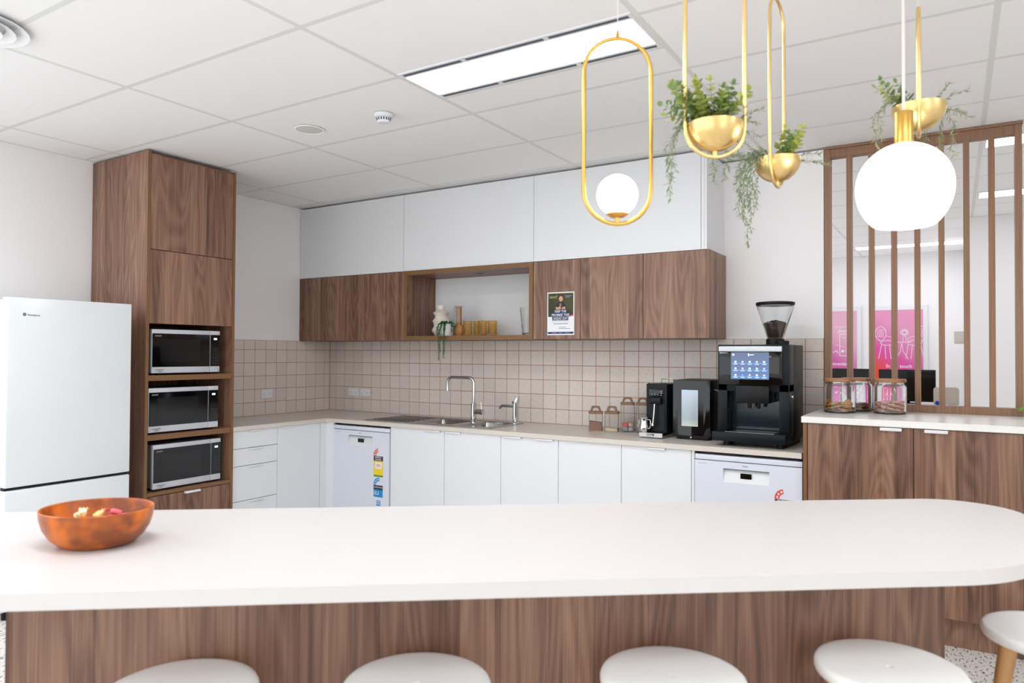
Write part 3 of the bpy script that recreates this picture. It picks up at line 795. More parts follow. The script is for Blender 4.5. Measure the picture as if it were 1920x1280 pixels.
rb = [o_ for o_ in t.children if o_.name.startswith('red_button')][0]
rb.matrix_parent_inverse = rb.matrix_parent_inverse @ Matrix.Translation((BX-0.021, BY, 1.064)) @ Matrix.Rotation(-math.pi/2, 4, 'Y')

# power outlets
def outlet(label, axis, a0, a1, z0, z1):
    if axis == 'y':
        t = thing('power_outlet', label, 'outlet', ((a0+a1)/2, -TT, z0), 0, 'white power outlets on the splashback')
        f = lambda u0, u1, v0, v1, d0, d1, bev=0: bx(u0, u1, -TT-d1, -TT-d0, v0, v1, bev=bev)
    else:
        t = thing('power_outlet', label, 'outlet', (TT, (a0+a1)/2, z0), 0, 'white power outlets on the splashback')
        f = lambda u0, u1, v0, v1, d0, d1, bev=0: bx(TT+d0, TT+d1, u0, u1, v0, v1, bev=bev)
    obj('cover_plate', f(a0, a1, z0, z1, 0.0005, 0.009, 0.002), M_WHITE, t)
    wd = a1-a0; cz = (z0+z1)/2
    for k in (0.25, 0.75):
        c = a0+wd*k
        s = obj('socket', f(c-0.02, c+0.02, cz-0.022, cz+0.012, 0.009, 0.0098), M_WHITE, t, smooth=0)
        for dx, dz in ((-0.008, 0.0), (0.008, 0.0), (0.0, -0.012)):
            obj('pin_slot', f(c+dx-0.0012, c+dx+0.0012, cz+dz-0.005, cz+dz+0.004, 0.0098, 0.0101), M_SLOT, s, smooth=0)
        obj('switch', f(c-0.006, c+0.006, cz+0.018, cz+0.028, 0.009, 0.0125, 0.001), M_WHITE, t)
outlet('double power outlet on the left wall tiles', 'x', -0.777, -0.661, 1.041, 1.116)
outlet('double power outlet on the back tiles, the one nearer the corner', 'y', 0.253, 0.376, 1.036, 1.105)
outlet('double power outlet on the back tiles, the one nearer the sink', 'y', 0.392, 0.516, 1.036, 1.105)

# ------------------------------------------------------------------ display niche
SZ = 1.5605
def smooth_prof(keys, n=40):
    """Catmull-Rom through (r, z) keys"""
    out = []
    for i in range(len(keys)-1):
        p0 = keys[max(0, i-1)]; p1 = keys[i]; p2 = keys[i+1]; p3 = keys[min(len(keys)-1, i+2)]
        for k in range(6):
            s = k/6
            out.append(tuple(0.5*((2*p1[j]) + (-p0[j]+p2[j])*s + (2*p0[j]-5*p1[j]+4*p2[j]-p3[j])*s*s + (-p0[j]+3*p1[j]-3*p2[j]+p3[j])*s**3) for j in (0, 1)))
    out.append(keys[-1]); return out
VX, VY = 1.452, -0.2
keys = [(0.045, SZ), (0.066, SZ+0.03), (0.074, SZ+0.05), (0.058, SZ+0.082), (0.066, SZ+0.115), (0.069, SZ+0.122), (0.05, SZ+0.155), (0.062, SZ+0.180), (0.0635, SZ+0.188), (0.034, SZ+0.212), (0.031, SZ+0.225), (0.030, SZ+0.246)]
pr = [(0, SZ)] + smooth_prof(keys) + [(0.025, SZ+0.246), (0.025, SZ+0.20), (0, SZ+0.20)]
tag(obj('ribbed_vase', lathe(B(), pr, VX, VY, 40), M_CREAM), 'cream ceramic vase with bulging rings at the left of the niche', 'vase')
PX, PY = 1.585, -0.295
t = thing('plant_pot', 'small white pot at the front of the niche holding the trailing plant', 'pot', (PX, PY, SZ))
obj('pot', lathe(B(), [(0, SZ), (0.040, SZ), (0.047, SZ+0.03), (0.050, SZ+0.092), (0.045, SZ+0.092), (0.042, SZ+0.075), (0, SZ+0.075)], PX, PY, 28), mat('pot_white', (228, 226, 222), 0.4), t)
obj('soil', lathe(B(), [(0, SZ+0.082), (0.0435, SZ+0.080)], PX, PY, 24), mat('soil', (60, 48, 38), 0.9), t)
rng = random.Random(5)
def leaf(bm, p, d, up, ln, wd, bend=0.15):
    p = Vector(p); d = Vector(d).normalized(); s = d.cross(Vector(up))
    if s.length < 1e-4: s = d.cross(Vector((1, 0, 0)))
    s.normalize(); n = s.cross(d)
    a = bm.verts.new(p); m1 = bm.verts.new(p+d*ln*0.5+s*wd*0.5+n*ln*bend); m2 = bm.verts.new(p+d*ln*0.5-s*wd*0.5+n*ln*bend)
    mid = bm.verts.new(p+d*ln*0.52); e = bm.verts.new(p+d*ln)
    bm.faces.new((a, m1, mid)); bm.faces.new((a, mid, m2)); bm.faces.new((m1, e, mid)); bm.faces.new((mid, e, m2))
def round_leaf(bm, p, d, up, r):
    p = Vector(p); d = Vector(d).normalized(); s = d.cross(Vector(up))
    if s.length < 1e-4: s = d.cross(Vector((1, 0, 0)))
    s.normalize(); n = s.cross(d); c = bm.verts.new(p+d*r-n*r*0.2)
    ring = [bm.verts.new(p+d*(r-r*math.cos(2*math.pi*k/8))+s*(r*0.92*math.sin(2*math.pi*k/8))) for k in range(8)]
    for k in range(8): bm.faces.new((c, ring[k], ring[(k+1) % 8]))
def along(pts, step):
    out = []; acc = 0.0
    for a, c in zip(pts, pts[1:]):
        a = Vector(a); c = Vector(c); L_ = (c-a).length; s = -acc
        s = step-acc if acc > 0 else 0.0
        while s < L_:
            out.append((a+(c-a)*(s/L_), (c-a).normalized())); s += step
        acc = L_-(s-step)
    return out
def rvec(): return Vector((rng.uniform(-1, 1), rng.uniform(-1, 1), rng.uniform(-1, 1)))
def strand_pts(p, out, drop, n=10, wob=0.006):
    """arches outwards over the rim, then hangs down"""
    p = Vector(p); o = Vector((out[0], out[1], 0)); pts = []
    for i in range(n+1):
        s = i/n
        q = p + o*min(1.0, s*2.6)*(1 - 0.12*max(0, s-0.4)) + Vector((0, 0, 0.02*math.sin(min(1, s*2.6)*math.pi) - drop*max(0, s-0.16)/0.84))
        pts.append(q + rvec()*wob*(1 if i else 0))
    return pts
t = thing('trailing_plant', 'deep green string plant trailing down in front of the niche', 'plant', (PX, PY, SZ+0.083))
bm = B(); st = B()
for (ox, oy, dp) in ((-0.002, -0.105, 0.275), (0.042, -0.105, 0.262), (0.004, -0.100, 0.21), (0.05, -0.103, 0.225), (0.072, -0.02, 0.09), (-0.055, -0.05, 0.10), (0.068, -0.04, 0.06), (-0.045, -0.065, 0.08), (0.03, -0.08, 0.05), (-0.03, -0.07, 0.06), (0.05, 0.03, 0.03), (-0.05, 0.02, 0.03)):
    pts = strand_pts((PX+ox*0.3, PY+max(oy, -0.1)*0.2, SZ+0.088), (ox*0.8, oy*0.85), dp, 12, 0.0025)
    tube(st, pts, 0.0012, 5)
    for p, dd in along(pts, 0.0055):
        for _ in range(2):
            q = rvec(); q -= dd*q.dot(dd); q.normalize()
            leaf(bm, p, q+dd*0.5, dd, 0.0125, 0.0085)
tag(obj('stems', st, M_LEAF4, t, smooth=0), kind='stuff'); tag(obj('leaves', bm, M_LEAF4, t, smooth=0), kind='stuff')

t = thing('amber_vase', 'amber tube vase with clear outer glass and round foot in the niche', 'vase', (1.628, -0.2, SZ))
obj('tube_and_bulb', lathe(B(), [(0, SZ), (0.030, SZ), (0.042, SZ+0.02), (0.045, SZ+0.045), (0.040, SZ+0.07), (0.026, SZ+0.092), (0.0215, SZ+0.11), (0.021, SZ+0.232), (0.017, SZ+0.232), (0.017, SZ+0.11), (0, SZ+0.09)], 1.628, -0.2, 32), M_AMBERV, t)
obj('outer_glass', lathe(B(), [(0.034, SZ+0.088), (0.0375, SZ+0.10), (0.0375, SZ+0.228), (0.035, SZ+0.233), (0.0225, SZ+0.233), (0.0225, SZ+0.231), (0.034, SZ+0.230), (0.0353, SZ+0.226), (0.0353, SZ+0.10)], 1.628, -0.2, 32, closed=True), M_GLASS, t)
# ribbed amber tumblers
prof = [(0, 0.0), (0.029, 0.0)]
for k in range(9):
    z = 0.004+k*0.0122
    prof += [(0.0315, z), (0.034, z+0.004), (0.034, z+0.0075), (0.0315, z+0.0115)]
prof += [(0.033, 0.1165), (0.030, 0.1165), (0.029, 0.012), (0, 0.010)]
prof = [(r_*1.09, z_) for r_, z_ in prof]
tum = finish(lathe(B(), prof, 0, 0, 32), 'amber_tumbler', M_AMBER, 30)
for k, (x, y, lb) in enumerate(((1.716, -0.205, 'ribbed amber tumbler standing next to the amber tube vase'), (1.786, -0.165, 'ribbed amber tumbler second from the amber tube vase'), (1.862, -0.215, 'ribbed amber tumbler third from the amber tube vase'), (1.930, -0.178, 'ribbed amber tumbler at the free end of the row of four'))):
    o = bpy.data.objects.new('amber_tumbler', tum); COL.objects.link(o); o.location = (x, y, SZ)
    tag(o, lb, 'tumbler', 'ribbed amber tumblers in the niche')
# clear pitcher and decanter
t = thing('glass_pitcher', 'clear dimpled glass pitcher at the right side of the niche', 'pitcher', (2.265, -0.20, SZ))
pr = [(0, SZ), (0.046, SZ), (0.049, SZ+0.01), (0.066, SZ+0.196), (0.069, SZ+0.202), (0.0655, SZ+0.202), (0.0625, SZ+0.196), (0.0455, SZ+0.018), (0, SZ+0.014)]
bm = lathe(B(), [pr[0], pr[1]] + [(0.048+0.0185*k/20+0.0007*(k % 2), SZ+0.008+0.188*k/20) for k in range(21)] + pr[4:], 2.265, -0.20, 40)
for v_ in bm.verts:
    r_ = Vector((v_.co.x-2.265, v_.co.y+0.20, 0))
    if r_.length > 0.04: v_.co += r_.normalized()*0.0016*noise.noise(v_.co*70)
obj('jug', bm, M_GLASS, t)
obj('handle', tube(B(), [(2.325, -0.20, SZ+0.175), (2.352, -0.20, SZ+0.165), (2.358, -0.20, SZ+0.12), (2.345, -0.20, SZ+0.065), (2.318, -0.20, SZ+0.05)], 0.0055, 10), M_GLASS, t)
t = thing('glass_decanter', 'clear glass bottle with dark stopper half hidden behind the niche frame', 'bottle', (2.262, -0.075, SZ))
obj('bottle', lathe(B(), [(0, SZ), (0.042, SZ), (0.045, SZ+0.01), (0.045, SZ+0.12), (0.03, SZ+0.16), (0.014, SZ+0.19), (0.013, SZ+0.245), (0.0105, SZ+0.245), (0.0105, SZ+0.19), (0.027, SZ+0.157), (0.042, SZ+0.118), (0.042, SZ+0.012), (0, SZ+0.01)], 2.262, -0.075, 28), M_GLASS, t)
obj('stopper', lathe(B(), [(0, SZ+0.246), (0.012, SZ+0.246), (0.014, SZ+0.252), (0.014, SZ+0.262), (0, SZ+0.266)], 2.262, -0.075, 18), M_BLACK, t)

# paper notice on the cupboard door
nx, nz, nw, nh = 2.516, 1.556, 0.21, 0.297
t = thing('paper_notice', 'A4 paper notice with a photo and bold lettering on the walnut door', 'notice', (nx+nw/2, UY-0.001, nz))
obj('sheet', bx(nx, nx+nw, UY-0.0016, UY-0.0004, nz, nz+nh), M_PAPER, t, smooth=0)
o = (nx, UY-0.0016, nz)
M_OLIVE = mat('print_olive', (62, 66, 30), 0.6)
speckle(M_OLIVE, (70, 74, 32), (48, 48, 28), 9, 0.4, 0.6, 1.0)
flat('photo_field', [[(0.007, 0.126), (0.203, 0.138), (0.203, nh-0.008), (0.007, nh-0.008)]], M_OLIVE, t, o, FY)
SK = mat('print_skin', (214, 160, 138), 0.6); HR = mat('print_hair', (70, 50, 36), 0.6); NV = mat('print_shirt', (34, 36, 58), 0.6)
flat('photo_shirt', [[(0.072, 0.178), (0.140, 0.178), (0.140, 0.205), (0.130, 0.222), (0.118, 0.228), (0.092, 0.228), (0.078, 0.220), (0.070, 0.200)]], NV, t, o, FY, 0.0006)
flat('photo_hair', [disc(0.106, 0.264, 0.0215, 16, 0.0245)], HR, t, o, FY, 0.0007)
flat('photo_face', [disc(0.107, 0.250, 0.0155, 16, 0.019)], SK, t, o, FY, 0.0009)
flat('photo_arms', [[(0.066, 0.178), (0.104, 0.178), (0.108, 0.195), (0.100, 0.205), (0.086, 0.190), (0.070, 0.196)], [(0.108, 0.180), (0.142, 0.178), (0.140, 0.196), (0.120, 0.192)]], SK, t, o, FY, 0.0009)
flat('photo_pet', [disc(0.104, 0.208, 0.010, 12, 0.014)], mat('print_tan', (150, 104, 78), 0.6), t, o, FY, 0.0010)
for (s, zz, wd, x0, x1) in (('KEEP THE', 0.163, 0.088, 0.052, 0.150), ('PROMISE THIS', 0.138, 0.136, 0.030, 0.178), ('ANZAC DAY', 0.113, 0.112, 0.040, 0.165)):
    flat('headline_band', [rect(x0, x1, zz-0.012, zz+0.012)], M_NAVY, t, o, FY, 0.0010)
    text('headline_lettering', s, 0.024, M_PAPER, t, (nx+0.104, UY-0.0016, nz+zz), FY, 0.0014, width=wd)
flat('red_corner', [[(0.178, 0.128), (0.203, 0.130), (0.203, 0.142), (0.178, 0.136)]], P_RED, t, o, FY, 0.0008)
text('logo_lettering', 'LEGACY', 0.018, mat('print_gold', (206, 196, 120), 0.6), t, (nx+0.044, UY-0.0016, nz+0.262), FY, 0.0008, width=0.050)
flat('logo_torch', stroke([(0.073, 0.250), (0.073, 0.276)], 0.002)+stroke([(0.067, 0.268), (0.073, 0.276), (0.079, 0.268)], 0.002), mat('print_gold', (206, 196, 120)), t, o, FY, 0.0008)
flat('corner_lines', [rect(0.140, 0.192, 0.268, 0.2705), rect(0.140, 0.176, 0.260, 0.2625)], mat('print_light_blue', (150, 178, 220), 0.6), t, o, FY, 0.0008)
flat('small_print', [rect(0.036, 0.170, 0.090, 0.0925)], mat('print_pale', (196, 200, 210)), t, o, FY)
flat('small_print', [rect(0.048, 0.162, 0.076, 0.080), rect(0.092, 0.146, 0.053, 0.056), rect(0.092, 0.180, 0.043, 0.046)], mat('print_slate', (120, 124, 150), 0.6), t, o, FY)
flat('footer_band', [rect(0.005, 0.204, 0.008, 0.022)], M_NAVY, t, o, FY)
flat('footer_marks', [rect(0.036, 0.078, 0.0135, 0.0165), rect(0.090, 0.122, 0.0135, 0.0165), rect(0.134, 0.176, 0.0135, 0.0165)], mat('print_light_blue', (150, 178, 220)), t, o, FY, 0.0008)

# ------------------------------------------------------------------ worktop appliances
BZ0 = 0.9005
# bean-to-cup coffee machine
cx0, cx1, cyf, cyb = 3.747, 4.146, -0.52, -0.10
t = thing('coffee_machine', 'large black bean-to-cup coffee machine with touch screen', 'coffee machine', (3.95, -0.3, BZ0))
bm = B()
box(bm, cx0, cx1, -0.40, cyb, 0.93, 1.485, bev=0.004)
box(bm, cx0, cx0+0.055, cyf, -0.39, 0.985, 1.26, bev=0.003)
box(bm, cx1-0.055, cx1, cyf, -0.39, 0.985, 1.26, bev=0.003)
box(bm, cx0, cx1, cyf, -0.39, 1.215, 1.485, bev=0.004)
obj('housing', bm, M_SLATE, t)
obj('alcove_panel', bx(cx0+0.056, cx1-0.056, -0.412, -0.4005, 0.99, 1.214), mat('teal_black_gloss', (20, 38, 46), 0.08), t, smooth=0)
sc_ = obj('screen_panel', bx(3.757, 4.112, -0.536, -0.5205, 1.252, 1.462, bev=0.005), M_BGLASS, t)
bm = B()
prism(bm, rpoly(3.76, 4.112, -0.555, -0.537, 0.006, 3), 1.445, 1.475, bev=0.003)
hb = obj('grip_bar', bm, M_SILVER, sc_)
obj('camera_dot', lathe(B(), [(0, 1.4599), (0.0035, 1.4599), (0.0035, 1.4603), (0, 1.4603)], 3.934, -0.5551, 10), M_BLACK, hb)
dm = mat('touch_display', (70, 90, 130), 0.15, emit=0.5, ecol=(70, 92, 135))
N, L, b = nodes(dm)
tc = N.new('ShaderNodeTexCoord'); sp = N.new('ShaderNodeSeparateXYZ'); L.new(tc.outputs['Generated'], sp.inputs[0])
cr = N.new('ShaderNodeValToRGB'); e = cr.color_ramp.elements
e[0].color = rgb(84, 120, 178); e[1].color = rgb(96, 100, 108)
L.new(sp.outputs[2], cr.inputs[0]); L.new(cr.outputs[0], b.inputs['Emission Color'])
dsp = obj('touch_display', bx(3.828, 4.04, -0.537, -0.5361, 1.286, 1.442), dm, sc_, smooth=0)
I_W = mat('icon_white', (235, 240, 250), 0.5, emit=1.2); I_B = mat('icon_blue', (60, 140, 220), 0.5, emit=1.0); I_R = mat('icon_rose', (214, 170, 176), 0.5, emit=0.9)
oo = (3.828, -0.537, 1.286)
for r, zz in enumerate((0.098, 0.060, 0.022)):
    flat('icon_row', [rect(0.006, 0.206, zz-0.008, zz-0.005)], I_B, dsp, oo, FY, 0.0003)
    for q in range(5):
        xx = 0.026+0.04*q; mt = (I_W, I_R, I_W, I_R, I_W)[(q+r*2) % 5]
        if r == 2 and q == 1: mt = I_B
        flat('menu_icon', [[(xx-0.006, zz+0.006), (xx+0.006, zz+0.006), (xx+0.0045, zz-0.003), (xx-0.0045, zz-0.003)]], mt, dsp, oo, FY, 0.0005)
        flat('icon_caption', [rect(xx-0.011, xx+0.011, zz-0.0125, zz-0.0105)], I_W, dsp, oo, FY, 0.0005)
flat('header_icon', [rect(0.008, 0.018, 0.136, 0.146), rect(0.096, 0.104, 0.134, 0.146), rect(0.108, 0.128, 0.139, 0.142)], I_W, dsp, oo, FY, 0.0005)
obj('spout_head', bx(3.855, 4.045, -0.555, -0.41, 1.150, 1.250, bev=0.008), M_BLACK, t)
for xx in (3.925, 3.975): obj('nozzle', lathe(B(), [(0, 1.118), (0.010, 1.118), (0.012, 1.152), (0, 1.152)], xx, -0.50, 14), M_BLACK, t)
tr = obj('drip_tray', bx(cx0-0.012, cx1-0.006, -0.60, -0.39, 0.932, 0.984, bev=0.004), M_SLATE, t)
obj('tray_grille', bx(cx0+0.06, cx1-0.07, -0.585, -0.42, 0.984, 0.9865), M_STEEL, tr, smooth=0)
bm = B()
for xx in (cx0+0.05, cx1-0.05):
    for yy in (-0.50, -0.15): cyl(bm, xx, yy, BZ0, 0.934, 0.022, seg=18)
box(bm, cx0+0.03, cx1-0.02, -0.47, cyb-0.01+0.02, 0.905, 0.934)
obj('feet', bm, M_BLACK, t)
HX, HY = 4.032, -0.33
hp = obj('bean_hopper', lathe(B(), [(0.040, 1.520), (0.044, 1.522), (0.107, 1.715), (0.1055, 1.718), (0.041, 1.524), (0.036, 1.522)], HX, HY, 40, closed=True), M_GLASS, t)
obj('hopper_lid', lathe(B(), [(0, 1.738), (0.1, 1.738), (0.1095, 1.735), (0.110, 1.722), (0.1035, 1.716), (0, 1.719)], HX, HY, 40), M_BLACK, hp)
obj('hopper_collar', lathe(B(), [(0, 1.484), (0.052, 1.484), (0.052, 1.518), (0.044, 1.524), (0, 1.521)], HX, HY, 32), M_BLACK, hp)
obj('ground_coffee_lid', lathe(B(), [(0, 1.484), (0.036, 1.484), (0.037, 1.505), (0.034, 1.508), (0, 1.508)], 4.09, -0.42, 28), M_BLACK, t)
lk = obj('side_lock', tube(B(), [(cx1-0.004, -0.47, 1.19), (cx1+0.012, -0.47, 1.19)], 0.013, 16), M_CHROME, t)
BEAN = mat('coffee_bean', (58, 32, 20), 0.4)
bm = B(); rng2 = random.Random(3)
bmesh.ops.create_icosphere(bm, subdivisions=1, radius=1.0)
proto = [(v.co.copy()) for v in bm.verts]; pf = [[v.index for v in f.verts] for f in bm.faces]; bm.free()
bm = B()
lathe(bm, [(0, 1.5255), (0.039, 1.5265), (0.066, 1.612), (0, 1.632)], HX, HY, 28)
for k in range(420):
    z = rng2.uniform(1.528, 1.628); rm = 0.0395+(z-1.5265)*0.317-0.0035
    if z > 1.612: rr = rm*0.9*math.sqrt(rng2.random())
    else: rr = rm-0.0005
    an = rng2.uniform(0, 2*math.pi)
    R3 = Matrix.Rotation(rng2.uniform(0, 6.28), 3, 'Z') @ Matrix.Rotation(rng2.uniform(0, 3.14), 3, 'X')
    if z > 1.612: z = 1.632-0.02*(rr/0.066)+0.001
    c0 = Vector((HX+rr*math.cos(an), HY+rr*math.sin(an), z))
    vs = [bm.verts.new(c0 + R3 @ Vector((q.x*0.0052, q.y*0.0036, q.z*0.003))) for q in proto]
    for f in pf: bm.faces.new([vs[i] for i in f])
tag(obj('coffee_beans', bm, BEAN), 'dark roasted coffee beans filling the clear cone hopper', 'coffee beans', kind='stuff')

# milk fridge
fx0, fx1, fyf, fyb = 3.435, 3.665, -0.415, -0.06
t = thing('milk_cooler', 'glossy black milk cooler with pale window left of the coffee machine', 'cooler', (3.55, -0.25, BZ0))
obj('housing', bx(fx0, fx1, -0.385, fyb, 0.925, 1.268, bev=0.005), M_BLACK, t)
bm = B(); n = 12; F_ = []
for k in range(n+1):       # gently bowed door
    x = fx0+(fx1-fx0)*k/n; s = 1-((k/n-0.5)*2)**2
    F_.append((x, fyf+0.012-0.012*s))
poly = F_ + [(fx1, -0.386), (fx0, -0.386)]
dr = obj('door', prism(bm, poly, 0.925, 1.266, bev=0.002), M_BGLASS, t, smooth=50)
wm = mat('milk_window', (188, 202, 206), 0.08)
N, L, b = nodes(wm)
tc = N.new('ShaderNodeTexCoord'); sp = N.new('ShaderNodeSeparateXYZ'); L.new(tc.outputs['Generated'], sp.inputs[0])
cr = N.new('ShaderNodeValToRGB'); e = cr.color_ramp.elements
e[0].color = rgb(206, 210, 200); e[1].color = rgb(196, 212, 226)
q = e.new(0.2); q.color = rgb(166, 182, 186)
L.new(sp.outputs[2], cr.inputs[0]); L.new(cr.outputs[0], b.inputs['Base Color'])
bm = B(); poly = [(fx0+(fx1-fx0)*k/20, fyf+0.0115-0.012*(1-((k/20-0.5)*2)**2)-0.0008) for k in range(5, 15)]
prism(bm, poly + [(poly[-1][0], poly[-1][1]+0.0006), (poly[0][0], poly[0][1]+0.0006)], 0.985, 1.208)
obj('window', bm, wm, dr, smooth=50)
bm = B()
for xx in (fx0+0.03, fx1-0.03):
    for yy in (fyf+0.05, fyb-0.04): cyl(bm, xx, yy, BZ0, 0.928, 0.014, seg=14)
box(bm, fx0+0.012, fx1-0.012, fyf+0.03, fyb-0.01, 0.908, 0.928)
obj('feet', bm, M_BLACK, t)
obj('indicator', lathe(B(), [(0, 0.9095), (0.0065, 0.9095), (0.008, 0.918), (0.005, 0.9235), (0, 0.9245)], 3.545, fyf+0.025, 14), M_CHROME, t)
obj('milk_hose', tube(B(), [(fx1-0.003, -0.30, 1.21), (fx1+0.02, -0.31, 1.205), (fx1+0.05, -0.32, 1.18), (cx0+0.001, -0.32, 1.15)], 0.0032, 8), mat('hose', (196, 194, 190), 0.4), t)

# milk steamer
t = thing('milk_steamer', 'slim black milk steamer with silver base and short steam wand', 'steamer', (3.31, -0.25, BZ0))
sx0, sx1 = 3.252, 3.388
obj('housing', bx(sx0, sx1, -0.385, -0.11, 0.93, 1.238, bev=0.003), M_SLATE, t)
obj('front_trim', bx(sx0+0.012, sx1-0.012, -0.3885, -0.385, 0.94, 1.222), M_BLACK, t, smooth=0)
bs = obj('base', bx(3.232, 3.388, -0.462, -0.11, 0.9045, 0.934, bev=0.003), M_STEEL, t)
obj('base_face', bx(3.235, 3.385, -0.4632, -0.462, 0.907, 0.932), mat('satin_aluminium', (205, 206, 205), 0.4, 0.4), bs, smooth=0)
text('brand_lettering', 'WPM', 0.019, P_BLK, bs, (3.309, -0.4634, 0.922), FY, width=0.052)
flat('sub_lettering', [rect(-0.026, 0.024, 0, 0.0025)], mat('print_grey_dark', (120, 124, 130)), bs, (3.309, -0.4633, 0.910), FY)
pn = obj('button_panel', bx(sx0+0.02, sx1-0.022, -0.392, -0.3886, 1.155, 1.204, bev=0.001), M_BGLASS, t)
flat('button_marks', [disc(0.02+0.02*k, 0.016, 0.003, 10) for k in range(3)] + [disc(0.080, 0.012+0.0125*k, 0.0035, 10) for k in range(3)], mat('print_grey', (176, 178, 182)), pn, (sx0+0.02, -0.392, 1.155), FY)
obj('wand_mount', bx(sx0+0.028, sx1-0.028, -0.425, -0.3886, 1.112, 1.152, bev=0.006), M_BLACK, t)
obj('steam_wand', tube(B(), [(3.318, -0.415, 1.115), (3.316, -0.418, 1.06), (3.312, -0.43, 0.985)], [0.0052, 0.0052, 0.0046], 12), M_CHROME, t)
obj('wand_tip', lathe(B(), [(0, 0.972), (0.0085, 0.975), (0.0085, 0.986), (0.005, 0.993), (0, 0.993)], 3.312, -0.431, 14), M_CHROME, t)
obj('top_rail', tube(B(), [(sx0+0.02, -0.16, 1.236), (sx0+0.02, -0.16, 1.262), (sx1-0.02, -0.16, 1.262), (sx1-0.02, -0.16, 1.236)], 0.003, 8), M_CHROME, t)
bm = B()
for xx in (sx0+0.012, sx1-0.012): cyl(bm, xx, -0.37, 1.237, 1.2425, 0.005, seg=10)
obj('screw_caps', bm, M_BLACK, t)
bm = B()
for xx in (3.25, 3.37):
    for yy in (-0.44, -0.13): cyl(bm, xx, yy, BZ0, 0.906, 0.010, seg=12)
obj('feet', bm, M_BLACK, t)
JX, JY, JZ = 3.252, -0.425, 0.9345
t = thing('milk_jug', 'small polished steel milk jug standing on the steamer base', 'jug', (JX, JY, JZ))
obj('cup', lathe(B(), [(0, JZ), (0.030, JZ), (0.034, JZ+0.008), (0.035, JZ+0.03), (0.026, JZ+0.065), (0.027, JZ+0.085), (0.0285, JZ+0.09), (0.026, JZ+0.089), (0.0245, JZ+0.065), (0.033, JZ+0.03), (0.030, JZ+0.006), (0, JZ+0.004)], JX, JY, 28), M_CHROME, t)
obj('handle', tube(B(), [(JX+0.024, JY-0.008, JZ+0.08), (JX+0.046, JY-0.012, JZ+0.078), (JX+0.05, JY-0.012, JZ+0.05), (JX+0.044, JY-0.012, JZ+0.025), (JX+0.033, JY-0.008, JZ+0.022)], 0.004, 8), M_CHROME, t)

# clear canisters with wooden lids
M_CLID = mat('canister_lid_wood', (138, 104, 76), 0.5)
def canister(label, x, y, H, rz):
    t = thing('storage_canister', label, 'canister', (x, y, BZ0), rz, 'clear canisters with wooden lids')
    bm = B(); h = 0.046; th = 0.002
    out = rpoly(-h, h, -h, h, 0.014, 4); inn = rpoly(-h+th, h-th, -h+th, h-th, 0.012, 4)
    rings = [[bm.verts.new((a, c, z)) for a, c in pl] for pl, z in ((out, 0.0), (out, H), (inn, H), (inn, 0.003))]
    n = len(out)
    for r_, s_ in zip(rings, rings[1:]):
        for i in range(n): bm.faces.new((r_[i], r_[(i+1) % n], s_[(i+1) % n], s_[i]))
    bm.faces.new(list(reversed(rings[0]))); bm.faces.new(rings[3])
    obj('box', bm, M_PLGLASS, t, world=False, smooth=50)
    ld = obj('lid', prism(B(), rpoly(-h-0.002, h+0.002, -h-0.002, h+0.002, 0.015, 4), H+0.0005, H+0.016, bev=0.002), M_CLID, t, world=False)
    # arched handle
    bm = B(); o_, i_ = [], []
    for k in range(13):
        a = math.pi*k/12; o_.append((0.036*math.cos(a)*1.0, H+0.016+min(0.036, 0.05*math.sin(a)))); i_.append((0.022*math.cos(a), H+0.016+0.024*math.sin(a)))
    for yy in (-0.007, 0.007): pass
    fo = [bm.verts.new((a, -0.007, z)) for a, z in o_]; bo = [bm.verts.new((a, 0.007, z)) for a, z in o_]
    fi = [bm.verts.new((a, -0.007, z)) for a, z in i_]; bi = [bm.verts.new((a, 0.007, z)) for a, z in i_]
    for k in range(12):
        bm.faces.new((fo[k], fo[k+1], fi[k+1], fi[k])); bm.faces.new((bo[k+1], bo[k], bi[k], bi[k+1]))
        bm.faces.new((fo[k+1], fo[k], bo[k], bo[k+1])); bm.faces.new((fi[k], fi[k+1], bi[k+1], bi[k]))
    bm.faces.new((fo[0], fi[0], bi[0], bo[0])); bm.faces.new((fi[12], fo[12], bo[12], bi[12]))
    bmesh.ops.recalc_face_normals(bm, faces=bm.faces)
    obj('lid_handle', bm, M_CLID, ld, world=False)
    return t
cans = [(2.838, -0.262, 0.118, 0.45), (2.946, -0.232, 0.120, 0.3), (3.040, -0.185, 0.182, 0.4), (3.142, -0.165, 0.182, 0.4)]
canister('short clear canister of brown powder with arched wooden lid', *cans[0])
canister('short clear canister with a little cream powder inside', *cans[1])
canister('tall clear canister with orange sachets, nearer the short ones', *cans[2])
canister('tall clear canister right beside the milk steamer', *cans[3])
def fill(name, label, cat, c, h, mt, sl):
    bm = B(); q = 0.0425
    lo = [bm.verts.new((a, d_, 0.0038)) for a, d_ in rpoly(-q, q, -q, q, 0.010, 3)]
    hi = [bm.verts.new((a, d_, h+sl*a+0.002*noise.noise(Vector((a*60, d_*60, 1))))) for a, d_ in rpoly(-q, q, -q, q, 0.010, 3)]
    n = len(lo)
    bm.faces.new(list(reversed(lo))); cc = bm.verts.new((0, 0, h+0.004))
    for i in range(n):
        bm.faces.new((lo[i], lo[(i+1) % n], hi[(i+1) % n], hi[i])); bm.faces.new((hi[i], hi[(i+1) % n], cc))
    o = obj(name, bm, mt, smooth=50); o.location = (c[0], c[1], BZ0); o.rotation_euler = (0, 0, c[3])
    tag(o, label, cat, kind='stuff')
fill('drinking_chocolate', 'brown chocolate powder half filling a short clear canister', 'powder', cans[0], 0.062, mat('cocoa', (150, 98, 66), 0.9), -0.12)
fill('cream_powder', 'thin layer of cream coloured powder in a short clear canister', 'powder', cans[1], 0.024, mat('cream_powder', (226, 202, 160), 0.9), -0.05)
